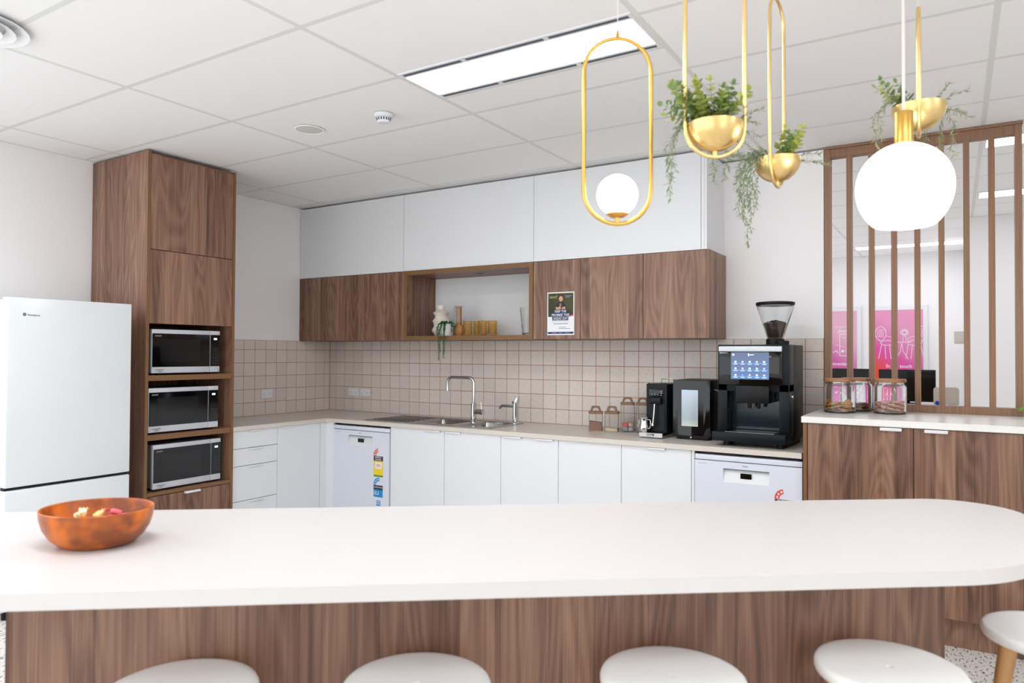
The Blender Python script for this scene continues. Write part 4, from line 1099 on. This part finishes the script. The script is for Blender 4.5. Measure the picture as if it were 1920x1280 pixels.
S_OR = mat('sachet_orange', (238, 104, 84), 0.5); S_GR = mat('sachet_grey', (150, 156, 168), 0.5); S_PK = mat('sachet_white', (232, 218, 212), 0.5)
def sachet(label, cat, x, y, z, rz, tilt, mt, band=None):
    t = thing('drink_pod', label, cat, (x, y, z), rz, 'pods and sachets in the tall canisters')
    bm = lathe(B(), [(0, 0), (0.018, 0), (0.023, 0.004), (0.025, 0.024), (0.026, 0.026), (0, 0.027)], 0, 0, 20)
    obj('cup', bm, mt, t, world=False)
    if band: obj('foil_top', lathe(B(), [(0, 0.0275), (0.0255, 0.0275), (0.025, 0.029), (0, 0.029)], 0, 0, 20), band, t, world=False)
    t.rotation_euler = (tilt, 0, rz)
c = cans[2]
sachet('orange pod in front inside the tall canister nearer the short ones', 'pod', c[0]-0.010, c[1]-0.010, BZ0+0.0300, 0.3, 0.0, S_OR, S_OR)
sachet('grey pod at the bottom of the tall canister under the orange ones', 'pod', c[0]-0.010, c[1]-0.012, BZ0+0.0008+0.003, 0.2, 0.0, S_GR, S_GR)
sachet('pale pod at the back of the tall canister with orange sachets', 'pod', c[0]+0.013, c[1]+0.011, BZ0+0.004, 0.6, 0.0, S_PK, S_OR)
sachet('upper orange and white pod lying in the tall canister', 'pod', c[0]+0.013, c[1]+0.011, BZ0+0.0335, 0.6, 0.0, S_PK, S_OR)
c = cans[3]
sachet('grey pod at the bottom of the canister beside the steamer', 'pod', c[0]-0.012, c[1]-0.014, BZ0+0.004, 0.1, 0.0, S_GR, S_PK)
sachet('white pod stacked second in the canister beside the steamer', 'pod', c[0]-0.012, c[1]-0.014, BZ0+0.0335, 0.1, 0.0, S_PK, S_PK)
sachet('white pod stacked on top in the canister beside the steamer', 'pod', c[0]-0.008, c[1]-0.012, BZ0+0.063, 0.1, 0.0, S_PK, S_GR)

# ------------------------------------------------------------------ biscuit jars on the sideboard
JH = 0.168; JR = 0.084
def jar(label, x, y, z=1.1005):
    t = thing('biscuit_jar', label, 'jar', (x, y, z), 0, 'glass biscuit jars with wooden lids')
    th = 0.003
    pr = [(0, 0), (JR-0.012, 0), (JR-0.003, 0.004), (JR, 0.014), (JR, JH-0.022), (JR-0.004, JH-0.010), (JR-0.012, JH-0.004), (JR-0.013, JH+0.008), (JR-0.016, JH+0.008), (JR-0.016, JH-0.004), (JR-0.008, JH-0.012), (JR-th, JH-0.022), (JR-th, 0.015), (JR-0.014, 0.006), (0, 0.006)]
    obj('glass_body', lathe(B(), pr, 0, 0, 48), M_GLASS, t, world=False)
    obj('lid', lathe(B(), [(0, JH+0.0085), (JR-0.004, JH+0.0085), (JR-0.001, JH+0.011), (JR-0.001, JH+0.024), (JR-0.004, JH+0.027), (0, JH+0.027)], 0, 0, 40), M_LIDWOOD, t, world=False)
jars = [(4.373, -0.29), (4.441, -0.107), (4.621, -0.215)]
jar('glass biscuit jar at the left, in front of another jar', *jars[0])
jar('glass biscuit jar standing behind the left one', *jars[1])
jar('glass jar of pink biscuits beside the monitor view', *jars[2])
GB = mat('golden_biscuit', (214, 156, 90), 0.7); speckle(GB, (222, 164, 96), (186, 122, 64), 60, 0.45, 0.7, 0.8)
BB = mat('brown_biscuit', (176, 112, 66), 0.7); PB = mat('pink_icing', (236, 176, 174), 0.6)
rb_ = random.Random(11)
bis = {}
for nm, mt in (('golden', GB), ('brown', BB), ('pink', PB)):
    if nm == 'pink': bm = prism(B(), rpoly(-0.028, 0.028, -0.016, 0.016, 0.006, 3), -0.004, 0.004, bev=0.0015)
    else: bm = lathe(B(), [(0, -0.004), (0.023, -0.004), (0.026, -0.002), (0.026, 0.001), (0.022, 0.0045), (0, 0.0055)], 0, 0, 20)
    bis[nm] = finish(bm, 'biscuit', mt, 50)
pbase = finish(prism(B(), rpoly(-0.0285, 0.0285, -0.0165, 0.0165, 0.006, 3), -0.008, -0.0042), 'biscuit_base', GB, 50)
LB = {'golden': 'round golden biscuit lying in the front left glass jar', 'brown': 'brown biscuit lying in the glass jar behind the left one', 'pink': 'pink iced biscuit piled in the right hand glass jar'}
def place(nm, j, n, layers):
    for k in range(n):
        lay = k // layers; i = k % layers
        an = 2*math.pi*i/layers + lay*0.55 + rb_.uniform(-0.15, 0.15); rr = 0.045 if layers > 1 else 0
        o = bpy.data.objects.new('biscuit', bis[nm]); COL.objects.link(o)
        tl = rb_.uniform(0.08, 0.3)
        o.location = (j[0]+rr*math.cos(an), j[1]+rr*math.sin(an), 1.1005+0.0165+lay*0.0115+rb_.uniform(0, 0.002)+0.006)
        o.rotation_euler = (tl*math.sin(an), -tl*math.cos(an), rb_.uniform(0, 6.28) if nm != 'pink' else an)
        tag(o, LB[nm], 'biscuit', {'golden': 'golden biscuits in the left jar', 'brown': 'brown biscuits in the rear jar', 'pink': 'pink biscuits in the right jar'}[nm])
        if nm == 'pink':
            c = bpy.data.objects.new('biscuit_base', pbase); COL.objects.link(c); c.parent = o
place('golden', jars[0], 20, 5); place('brown', jars[1], 15, 5); place('pink', jars[2], 30, 6)
for (an, tl) in ((2.7, 1.25), (3.1, 1.3), (-0.7, 1.35)):
    o = bpy.data.objects.new('biscuit', bis['golden']); COL.objects.link(o)
    o.location = (jars[0][0]+0.066*math.cos(an), jars[0][1]+0.066*math.sin(an), 1.1005+0.056)
    o.rotation_euler = (0, tl, an)
    tag(o, 'golden biscuit standing upright against the wall of the left jar', 'biscuit', 'upright golden biscuits')

# small potted plant at the right end of the sideboard
t = thing('potted_plant', 'bright green leafy plant at the right edge of the sideboard', 'plant', (5.36, -0.12, 1.1))
obj('pot', lathe(B(), [(0, 1.1005), (0.05, 1.1005), (0.06, 1.16), (0.062, 1.175), (0.056, 1.175), (0.05, 1.15), (0, 1.15)], 5.36, -0.12, 28), mat('pot_white', (228, 226, 222)), t)
bm = B(); rng = random.Random(8)
M_LEAF5 = mat('leaf_bright_green', (126, 170, 62), 0.45)
for k in range(70):
    an = rng.uniform(0, 6.28) if k > 24 else rng.uniform(2.4, 3.9); L_ = rng.uniform(0.05, 0.135)
    p = Vector((5.36+L_*math.cos(an), -0.12+L_*math.sin(an), 1.205-0.65*max(0, L_-0.05)+rng.uniform(-0.015, 0.02)))
    p.z = max(p.z, 1.115)
    tube(bm, [(5.36, -0.12, 1.16), ((5.36+p.x)/2, (-0.12+p.y)/2, 1.215), p], 0.001, 4)
    round_leaf(bm, p, (math.cos(an)+rng.uniform(-.5, .5), math.sin(an)+rng.uniform(-.5, .5), rng.uniform(-0.3, 0.3)), (rng.uniform(-.5, .5), rng.uniform(-.5, .5), 1), rng.uniform(0.009, 0.014))
tag(obj('foliage', bm, M_LEAF5, t, smooth=0), kind='stuff')

# ------------------------------------------------------------------ bowl of sweets on the island
BX0, BY0 = 2.928, -3.648
t = thing('oval_bowl', 'orange marbled oval bowl of sweets on the white island', 'bowl', (BX0, BY0, 0.9005), math.radians(24))
bm = B(); prf = [(0.0, 0.0), (0.58, 0.0), (0.66, 0.003), (0.82, 0.022), (0.93, 0.047), (0.985, 0.074), (1.0, 0.097), (0.985, 0.0985), (0.955, 0.096), (0.925, 0.08), (0.85, 0.05), (0.68, 0.018), (0.4, 0.010), (0.0, 0.009)]
rings = []
n = 56
for s, z in prf:
    if s == 0: rings.append([bm.verts.new((0, 0, z))]); continue
    ring = []
    for i in range(n):
        a = 2*math.pi*i/n; k = 0.0985
        ring.append(bm.verts.new((0.146*s*math.cos(a), 0.128*s*math.sin(a), z)))
    rings.append(ring)
for a, c in zip(rings, rings[1:]):
    for i in range(n):
        j = (i+1) % n
        if len(a) == 1: bm.faces.new((a[0], c[j], c[i]))
        elif len(c) == 1: bm.faces.new((a[i], a[j], c[0]))
        else: bm.faces.new((a[i], a[j], c[j], c[i]))
bmesh.ops.recalc_face_normals(bm, faces=bm.faces)
obj('bowl', bm, M_BOWL, t, world=False)
W_Y = mat('wrapper_yellow', (244, 206, 128), 0.3); W_P = mat('wrapper_pink', (232, 112, 128), 0.3); W_C = mat('wrapper_cream', (246, 228, 190), 0.3)
rs = random.Random(4)
def sweet(label, a, c, z, rz, mt, mt2):
    t = thing('wrapped_sweet', label, 'sweet', (BX0+a*0.85, BY0+c*0.85, 0.9005+z+0.019), rz, 'wrapped sweets in the bowl')
    obj('sweet', bx(-0.014, 0.014, -0.010, 0.010, -0.007, 0.007, bev=0.004), mt, t, world=False)
    for s in (-1, 1):
        bm = B(); v0 = bm.verts.new((s*0.013, 0, 0)); fan = [bm.verts.new((s*0.028, (k-3)*0.0045, 0.004*(1 if k % 2 else -1))) for k in range(7)]
        for k in range(6): bm.faces.new((v0, fan[k], fan[k+1]))
        obj('wrapper_twist', bm, mt2, t, world=False, smooth=0)
    t.rotation_euler = (rs.uniform(-0.5, 0.5), rs.uniform(-0.5, 0.5), rz)
for k, (a, c, z) in enumerate(((-0.05, -0.05, 0.036), (-0.02, -0.075, 0.034), (0.03, -0.05, 0.030), (0.0, 0.0, 0.024), (0.05, 0.0, 0.032), (-0.06, 0.01, 0.034), (0.02, 0.055, 0.032), (-0.03, 0.07, 0.036), (-0.05, -0.035, 0.058), (-0.03, 0.02, 0.052), (-0.01, 0.065, 0.054), (-0.07, -0.01, 0.060), (0.01, -0.03, 0.046))):
    sweet('wrapped sweet among the others in the orange bowl', a, c, z, rs.uniform(0, 3), (W_Y, W_P, W_C)[k % 3], (W_C, W_Y, W_P)[(k*2) % 3])

# ------------------------------------------------------------------ pendant lamps and hanging planters
def loop_pts(hw, z0, z1, n=14):
    """stadium loop in the local XZ plane"""
    out = []
    for i in range(n+1): a = math.pi+math.pi*i/n; out.append((hw*math.cos(a), 0, z0+hw+hw*math.sin(a)))
    for i in range(n+1): a = math.pi*i/n; out.append((hw*math.cos(a), 0, z1-hw+hw*math.sin(a)))
    return out
LOOPANG = math.radians(33)
t = thing('pendant_lamp', 'brass loop pendant lamp with a small glowing globe', 'lamp', (4.088, -2.775, 0), LOOPANG)
obj('loop', tube(B(), loop_pts(0.0995, 1.8095, 2.3605), 0.0062, 12, closed=True), M_BRASS, t, world=False)
obj('globe', lathe(B(), [(0, 1.822+0.018)] + [(0.0605*math.sin(math.pi*k/20), 1.895-0.0605*math.cos(math.pi*k/20)) for k in range(3, 20)] + [(0, 1.9555)], 0, 0, 36), M_GLOBE, t, world=False)
obj('globe_saucer', lathe(B(), [(0, 1.836), (0.031, 1.841), (0.033, 1.839), (0.020, 1.830), (0.007, 1.828), (0.006, 1.813), (0, 1.813)], 0, 0, 28), M_BRASS, t, world=False)
obj('cord_grip', lathe(B(), [(0, 2.362), (0.007, 2.362), (0.004, 2.385), (0, 2.388)], 0, 0, 14), M_BRASS, t, world=False)
obj('cord', tube(B(), [(0, 0, 2.385), (0, 0, 2.69)], 0.0013, 6), M_CORDW, t, world=False)
obj('ceiling_rose', lathe(B(), [(0, 2.685), (0.045, 2.685), (0.05, 2.6985), (0, 2.6985)], 0, 0, 28), M_BRASS, t, world=False)
t = thing('pendant_lamp', 'large glowing opal globe pendant lamp with brass cap', 'lamp', (4.812, -2.438, 0))
gp = []
for k in range(25):
    a = math.radians(9+k*(139-9)/24); gp.append((0.1235*math.sin(a), 1.900+(0.123 if a < math.pi/2 else 0.138)*math.cos(a)))
gp = [(0.018, 2.0225)] + gp
zb = gp[-1][1]; rb0 = gp[-1][0]
obj('globe', lathe(B(), gp + [(rb0*0.9, zb-0.005), (0, zb-0.006)], 0, 0, 56), M_GLOBE, t, world=False)
obj('cap', lathe(B(), [(0, 2.112), (0.0235, 2.112), (0.0245, 2.110), (0.0245, 2.022), (0, 2.022)], 0, 0, 28), M_BRASS, t, world=False)
obj('cord', tube(B(), [(0, 0, 2.11), (0, 0, 2.69)], 0.0042, 8), M_CORDW, t, world=False)
obj('ceiling_rose', lathe(B(), [(0, 2.685), (0.045, 2.685), (0.05, 2.6985), (0, 2.6985)], 0, 0, 28), M_BRASS, t, world=False)

def planter(label, x, y, ang, z0, z1, hw=0.082, r=0.0755, zr=None):
    t = thing('hanging_planter', label, 'planter', (x, y, 0), ang, 'brass loop planters over the island')
    obj('loop', tube(B(), loop_pts(hw, z0+0.004, z1), 0.0056, 12, closed=True), M_GOLD, t, world=False)
    zb = z0+0.019
    pr = [(0, zb)] + [(r*math.sin(math.pi/2*k/12), zb+r-r*math.cos(math.pi/2*k/12)) for k in range(1, 13)] + [(r-0.0025, zb+r)] + [((r-0.0025)*math.sin(math.pi/2*k/10), zb+r-(r-0.0025)*math.cos(math.pi/2*k/10)) for k in range(9, 0, -1)] + [(0, zb+0.0025)]
    bw = obj('bowl', lathe(B(), pr, 0, 0, 44), M_GOLD, t, world=False)
    obj('stud', lathe(B(), [(0, z0+0.004), (0.0065, z0+0.004), (0.0065, zb+0.002), (0, zb+0.002)], 0, 0, 16), M_GOLD, t, world=False)
    obj('soil', lathe(B(), [(0, zb+r-0.008), (r-0.008, zb+r-0.012)], 0, 0, 28), mat('soil', (60, 48, 38)), t, world=False)
    obj('hanging_wire', tube(B(), [(0, 0, z1+0.002), (0, 0, 2.697)], 0.0011, 6), M_CORDW, t, world=False)
    return zb+r
RV = Vector((rgt.x, rgt.y, 0)).normalized(); FV = Vector((fwd.x, fwd.y, 0)).normalized()
def dirv(a, up=0.0):   # a: degrees, 0 = right of the room, 90 = away from the island seats
    a = math.radians(a+32); return Vector((math.cos(a), math.sin(a), up))
def euc(bmL, bmS, p, d, ln, rad, rng):
    """eucalyptus sprig: paired round leaves along a bending stem"""
    p = Vector(p); d = Vector(d).normalized(); pts = [p.copy()]; n = 7
    for i in range(n):
        d = (d + rvec()*0.13 + Vector((0, 0, 0.03))).normalized(); p = p+d*(ln/n); pts.append(p.copy())
    tube(bmS, pts, [0.0014*(1-0.6*i/n) for i in range(n+1)], 5)
    for k, (q, dd) in enumerate(along(pts, ln/9)):
        if k < 2: continue
        s = dd.cross(rvec()).normalized()
        for sg in (-1, 1):
            round_leaf(bmL, q, s*sg + dd*0.5, dd+rvec()*0.4, rad*rng.uniform(0.7, 1.1)*(1.1-0.05*k))
    round_leaf(bmL, pts[-1], d, rvec(), rad*0.6)
def needle(bmL, bmS, pts, rng, ln=0.024, wd=0.005, step=0.011):
    tube(bmS, pts, 0.0009, 5)
    for q, dd in along(pts, step):
        for _ in range(2):
            s = rvec(); s -= dd*s.dot(dd); s.normalize()
            leaf(bmL, q, s*0.8+dd*0.8, dd, ln*rng.uniform(0.7, 1.15), wd, 0.05)
def rise_pts(p, d, ln, rng, droop=0.0, n=6):
    p = Vector(p); d = Vector(d).normalized(); pts = [p.copy()]
    for i in range(n):
        d = (d + rvec()*0.12 - Vector((0, 0, droop))).normalized(); p = p+d*(ln/n); pts.append(p.copy())
    return pts
def plant(label, x, y, z, sprigs, ups, trails, seed):
    global rng
    rng = random.Random(seed)
    t = thing('artificial_plant', label, 'plant', (x, y, z-0.008), 0, 'greenery in the hanging planters')
    L1, L2, L3, S = B(), B(), B(), B()
    c = Vector((x, y, z-0.012))
    for k, (a, upk, ln) in enumerate(sprigs):
        dd = dirv(a, 0); o_ = c+dd*0.02
        euc(L1 if k % 2 == 0 else L2, S, o_, dd+Vector((0, 0, upk)), ln, 0.0138, rng)
    for (a, upk, ln) in ups:
        dd = dirv(a, 0); needle(L3, S, rise_pts(c+dd*0.03, dd+Vector((0, 0, upk)), ln, rng, 0.10), rng, 0.019)
    for (a, out, drop) in trails:
        dd = dirv(a, 0); needle(L3, S, strand_pts(c+dd*0.045+Vector((0, 0, 0.012)), dd*out, drop, 12, 0.007), rng)
    tag(obj('round_leaves', L1, M_LEAF1, t, smooth=0), 'yellow green round leaves', kind='stuff')
    tag(obj('dark_round_leaves', L2, M_LEAF2, t, smooth=0), 'darker green round leaves', kind='stuff')
    tag(obj('narrow_leaves', L3, M_LEAF3, t, smooth=0), 'grey green narrow leaves', kind='stuff')
    tag(obj('stems', S, M_LEAF3, t, smooth=0), kind='stuff')
z = planter('brass bowl planter facing the room, left of the three', 4.375, -2.771, math.radians(32), 1.964, 2.60)
plant('bushy round leaved greenery in the left brass planter', 4.375, -2.771, z,
      [(180, 0.9, 0.15), (185, 0.5, 0.14), (170, 1.6, 0.15), (200, 1.1, 0.14), (240, 1.4, 0.12), (160, 1.9, 0.13), (100, 1.8, 0.12), (60, 1.6, 0.14), (20, 1.3, 0.15), (300, 1.8, 0.11), (215, 0.7, 0.13), (150, 1.0, 0.15), (190, 1.5, 0.16), (40, 2.2, 0.12), (340, 1.5, 0.09), (260, 2.0, 0.10), (175, 1.2, 0.13), (195, 0.8, 0.15), (225, 1.8, 0.12), (130, 1.3, 0.14), (280, 1.2, 0.10), (80, 1.2, 0.13), (170, 0.6, 0.12), (205, 2.2, 0.14)],
      [(0, 0.7, 0.12), (20, 1.1, 0.12), (340, 0.8, 0.11), (10, 0.35, 0.13), (300, 0.9, 0.08), (180, 0.5, 0.08), (90, 0.9, 0.1)],
      [(150, 0.09, 0.15), (165, 0.075, 0.20), (140, 0.085, 0.10), (60, 0.09, 0.12), (45, 0.10, 0.15), (75, 0.07, 0.14)], 21)
z = planter('brass bowl planter with its loop turned edge on, middle of the three', 4.433, -2.252, math.radians(85.8), 1.981, 2.61)
plant('long trailing greenery in the middle brass planter', 4.433, -2.252, z,
      [(20, 1.2, 0.14), (40, 1.6, 0.13), (350, 1.5, 0.12), (10, 2.0, 0.11), (60, 2.2, 0.13), (300, 1.8, 0.09), (330, 1.0, 0.12)],
      [(0, 0.4, 0.15), (10, 0.7, 0.15), (350, 0.3, 0.13), (170, 0.5, 0.14), (185, 0.8, 0.13), (200, 0.4, 0.12), (160, 0.9, 0.12), (220, 0.7, 0.1), (120, 0.9, 0.1)],
      [(180, 0.075, 0.22), (190, 0.07, 0.28), (175, 0.085, 0.19), (200, 0.065, 0.25), (185, 0.06, 0.15), (165, 0.08, 0.12), (195, 0.08, 0.16), (100, 0.09, 0.14), (210, 0.07, 0.18)], 33)
z = planter('brass bowl planter partly behind the large globe lamp', 4.841, -2.225, math.radians(93), 2.092, 2.483)
plant('sparse sprigs in the brass planter behind the large globe', 4.841, -2.225, z,
      [(175, 0.75, 0.13), (185, 0.5, 0.14), (165, 0.9, 0.12), (200, 0.8, 0.10)],
      [(10, 0.5, 0.13), (0, 0.3, 0.15), (30, 1.0, 0.12), (350, 0.7, 0.13), (60, 1.4, 0.11), (180, 1.0, 0.08), (300, 1.2, 0.08)],
      [(30, 0.085, 0.13), (10, 0.075, 0.15), (170, 0.08, 0.12), (185, 0.085, 0.10), (50, 0.08, 0.09)], 44)

# ------------------------------------------------------------------ office behind the screen
def poster(label, x0, x1, z0, z1, c_lo, c_mid, c_hi):
    t = thing('wall_poster', label, 'poster', ((x0+x1)/2, 5.57, z0))
    obj('frame', bx(x0-0.05, x1+0.05, 5.555, 5.578, z0-0.05, z1+0.05, bev=0.003, seg=1), M_WHITE, t, smooth=0)
    mt = mat('print_'+label.split()[0]+label.split()[-1], c_mid, 0.4)
    N, L, b = nodes(mt)
    tc = N.new('ShaderNodeTexCoord'); sp = N.new('ShaderNodeSeparateXYZ'); L.new(tc.outputs['Generated'], sp.inputs[0])
    ad = N.new('ShaderNodeMath'); ad.operation = 'MULTIPLY_ADD'; ad.inputs[1].default_value = 0.45
    L.new(sp.outputs[0], ad.inputs[0]); L.new(sp.outputs[2], ad.inputs[2])
    no = N.new('ShaderNodeTexNoise'); no.inputs['Scale'].default_value = 5; L.new(tc.outputs['Generated'], no.inputs['Vector'])
    a2 = N.new('ShaderNodeMath'); a2.operation = 'MULTIPLY_ADD'; a2.inputs[1].default_value = 0.12; L.new(no.outputs[0], a2.inputs[0]); L.new(ad.outputs[0], a2.inputs[2])
    cr = N.new('ShaderNodeValToRGB'); e = cr.color_ramp.elements
    e[0].position = 0.22; e[0].color = rgb(*c_lo); e[1].position = 1.35 if False else 1.0; e[1].color = rgb(*c_hi)
    q = e.new(0.55); q.color = rgb(*c_mid)
    L.new(a2.outputs[0], cr.inputs[0]); L.new(cr.outputs[0], b.inputs['Base Color'])
    sh = obj('print', bx(x0, x1, 5.552, 5.5545, z0, z1), mt, t, smooth=0)
    return t, sh
LW = mat('print_line_white', (246, 240, 244), 0.5)
t, sh = poster('magenta and orange poster with line drawn chairs behind the screen', 4.05, 4.595, 1.12, 2.008, (240, 80, 40), (226, 84, 170), (226, 150, 186))
o = (4.05, 5.552, 1.12)
def chair_lines(cx, cz, s, fl):
    f = lambda x, z_: (cx+fl*x*s, cz+z_*s)
    S_ = []
    bk = [f(0.06*math.cos(a)-0.055, 0.17+0.085*math.sin(a)) for a in [2*math.pi*k/14 for k in range(15)]]
    S_ += stroke(bk, 0.006)
    for k in range(4):
        S_ += stroke([f(-0.10+0.02*k, 0.12), f(-0.07+0.02*k, 0.23)], 0.003) + stroke([f(-0.02-0.02*k, 0.12), f(-0.05-0.02*k, 0.22)], 0.003)
    st_ = [f(0.075*math.cos(a)+0.02, 0.055+0.03*math.sin(a)) for a in [2*math.pi*k/14 for k in range(15)]]
    S_ += stroke(st_, 0.006)
    S_ += stroke([f(-0.09, 0.10), f(-0.045, 0.06)], 0.005) + stroke([f(0.0, 0.14), f(0.085, 0.115), f(0.088, 0.06)], 0.005)
    for a, c in ((-0.045, -0.08), (-0.01, 0.0), (0.04, 0.055), (0.085, 0.11)): S_ += stroke([f(a, 0.035), f(c, -0.14)], 0.006)
    return S_
flat('line_drawing', chair_lines(0.13, 0.41, 1.05, 1), LW, sh, o, FY, 0.001)
flat('line_drawing', chair_lines(0.47, 0.41, 1.05, -1), LW, sh, o, FY, 0.001)
flat('line_drawing', stroke([(0.20, 0.475), (0.42, 0.475)], 0.008)+stroke([(0.31, 0.475), (0.295, 0.36), (0.25, 0.28)], 0.006)+stroke([(0.31, 0.475), (0.325, 0.36), (0.385, 0.26)], 0.006)
     + sum([stroke([(0.34+0.05*math.cos(a), 0.60+0.045*math.sin(a)) , (0.34+0.02*math.cos(a+1), 0.60+0.02*math.sin(a+1)), (0.34+0.05*math.cos(a+0.6), 0.60+0.045*math.sin(a+0.6))], 0.005) for a in [k*0.7 for k in range(9)]], [])
     + stroke([(0.325, 0.48), (0.32, 0.53), (0.34, 0.56), (0.36, 0.53), (0.355, 0.48)], 0.005), LW, sh, o, FY, 0.001)
text('poster_lettering', 'Sc', 0.06, LW, sh, (4.205, 5.552, 1.292), FY, 0.001)
text('poster_lettering', 'touch', 0.06, LW, sh, (4.345+0.06, 5.552, 1.290), FY, 0.001)
t, sh = poster('pink poster with a line drawn machine at the left of the screen', 3.30, 3.845, 1.12, 2.008, (226, 84, 110), (212, 96, 170), (230, 176, 196))
o = (3.30, 5.552, 1.12)
flat('line_drawing', stroke([(0.28, 0.68), (0.36, 0.68)], 0.005)+stroke([(0.34, 0.30), (0.34, 0.58), (0.46, 0.58), (0.46, 0.30), (0.34, 0.30)], 0.008)+stroke([(0.32, 0.60), (0.345, 0.66), (0.40, 0.69), (0.455, 0.66), (0.475, 0.60), (0.32, 0.60)], 0.006)
     + stroke([(0.33, 0.625), (0.47, 0.625)], 0.012)+stroke([(0.36, 0.54), (0.44, 0.54)], 0.006)+stroke([(0.28, 0.45), (0.40, 0.41), (0.46, 0.405)], 0.004)+[disc(0.375, 0.36, 0.018)]
     + stroke(disc(0.425, 0.36, 0.018)+[disc(0.425, 0.36, 0.018)[0]], 0.005)+stroke([(0.26, 0.34), (0.30, 0.37), (0.32, 0.33)], 0.008), LW, sh, o, FY, 0.001)
text('poster_lettering', 'connected', 0.06, LW, sh, (3.30+0.32, 5.552, 1.312), FY, 0.001)
M_DESK = mat('desk_white', (226, 224, 222), 0.4)
t = thing('office_desk', 'pale office desk behind the slatted screen', 'desk', (4.2, 4.4, 0))
obj('desk_top', bx(3.35, 4.93, 4.15, 4.85, 0.852, 0.88, bev=0.002, seg=1), M_DESK, t, smooth=0)
for xx in (3.42, 4.84):
    for yy in (4.2, 4.78): obj('leg', bx(xx, xx+0.04, yy, yy+0.04, 0, 0.852), M_DESK, t, smooth=0)
def monitor(label, x0, x1, z0, z1, y):
    t = thing('computer_monitor', label, 'monitor', ((x0+x1)/2, y, 0.88), 0, 'black monitors on the office desk')
    sc = obj('back_shell', bx(x0, x1, y, y+0.03, z0, z1, bev=0.004), M_BLACK, t)
    obj('screen', bx(x0+0.008, x1-0.008, y-0.0015, y, z0+0.014, z1-0.008), M_BGLASS, sc, smooth=0)
    c = (x0+x1)/2
    obj('neck', bx(c-0.03, c+0.03, y+0.03, y+0.06, 0.885, z0+0.15), M_BLACK, t, smooth=0)
    obj('foot', bx(c-0.11, c+0.11, y-0.06, y+0.11, 0.8805, 0.888, bev=0.003), M_BLACK, t)
monitor('black monitor seen above the left biscuit jars', 3.52, 4.09, 0.905, 1.268, 4.60)
monitor('black monitor seen above and right of the pink biscuit jar', 4.177, 4.748, 0.903, 1.266, 4.58)
t = thing('desk_divider', 'beige fabric desk divider beside the black monitor', 'divider', (4.86, 4.5, 0.88))
pl_ = rpoly(0, 0.24, 0, 0.20, 0.03, 5)
bm = B(); lo = [bm.verts.new((4.728+x, 4.40, 0.8805+z_)) for x, z_ in pl_]; hi = [bm.verts.new((4.728+x, 4.43, 0.8805+z_)) for x, z_ in pl_]
bm.faces.new(lo); bm.faces.new(list(reversed(hi)))
for i in range(len(lo)): bm.faces.new((lo[i], hi[i], hi[(i+1) % len(lo)], lo[(i+1) % len(lo)]))
bmesh.ops.recalc_face_normals(bm, faces=bm.faces)
FAB = mat('beige_felt', (190, 180, 168), 0.9); speckle(FAB, (194, 184, 172), (170, 160, 148), 200, 0.45, 0.6, 1.0)
obj('panel', bm, FAB, t)
obj('clamp', bx(4.83, 4.87, 4.395, 4.435, 0.881, 0.90), M_SILVER, t, smooth=0)
t = thing('blue_bow', 'small bright blue ornament on the desk next to the monitor', 'ornament', (4.775, 4.36, 0.881))
M_BLU = mat('bright_blue', (24, 62, 196), 0.4)
for k in range(6):
    a = 2*math.pi*k/6
    bm = B(); leaf(bm, (4.775, 4.36, 0.906), (math.cos(a), -0.4, math.sin(a)*0.75), (0, -1, 0), 0.042, 0.03, 0.2)
    obj('petal', bm, M_BLU, t, smooth=0)
bm = B(); bmesh.ops.create_icosphere(bm, subdivisions=2, radius=0.014, matrix=Matrix.Translation((4.775, 4.355, 0.906)))
obj('centre', bm, M_BLU, t)
obj('stem', tube(B(), [(4.775, 4.36, 0.8805), (4.775, 4.36, 0.906)], 0.004, 8), M_BLU, t)
t = thing('wall_dispenser', 'small beige wall box on the white corner beyond the screen', 'box', (4.97, 3.12, 1.54))
obj('housing', bx(4.925, 5.029, 3.09, 3.21, 1.545, 1.655, bev=0.006), mat('beige_plastic', (206, 200, 192), 0.5), t)
obj('lower_lip', bx(4.93, 5.029, 3.085, 3.20, 1.538, 1.546), mat('beige_plastic', (206, 200, 192)), t, smooth=0)
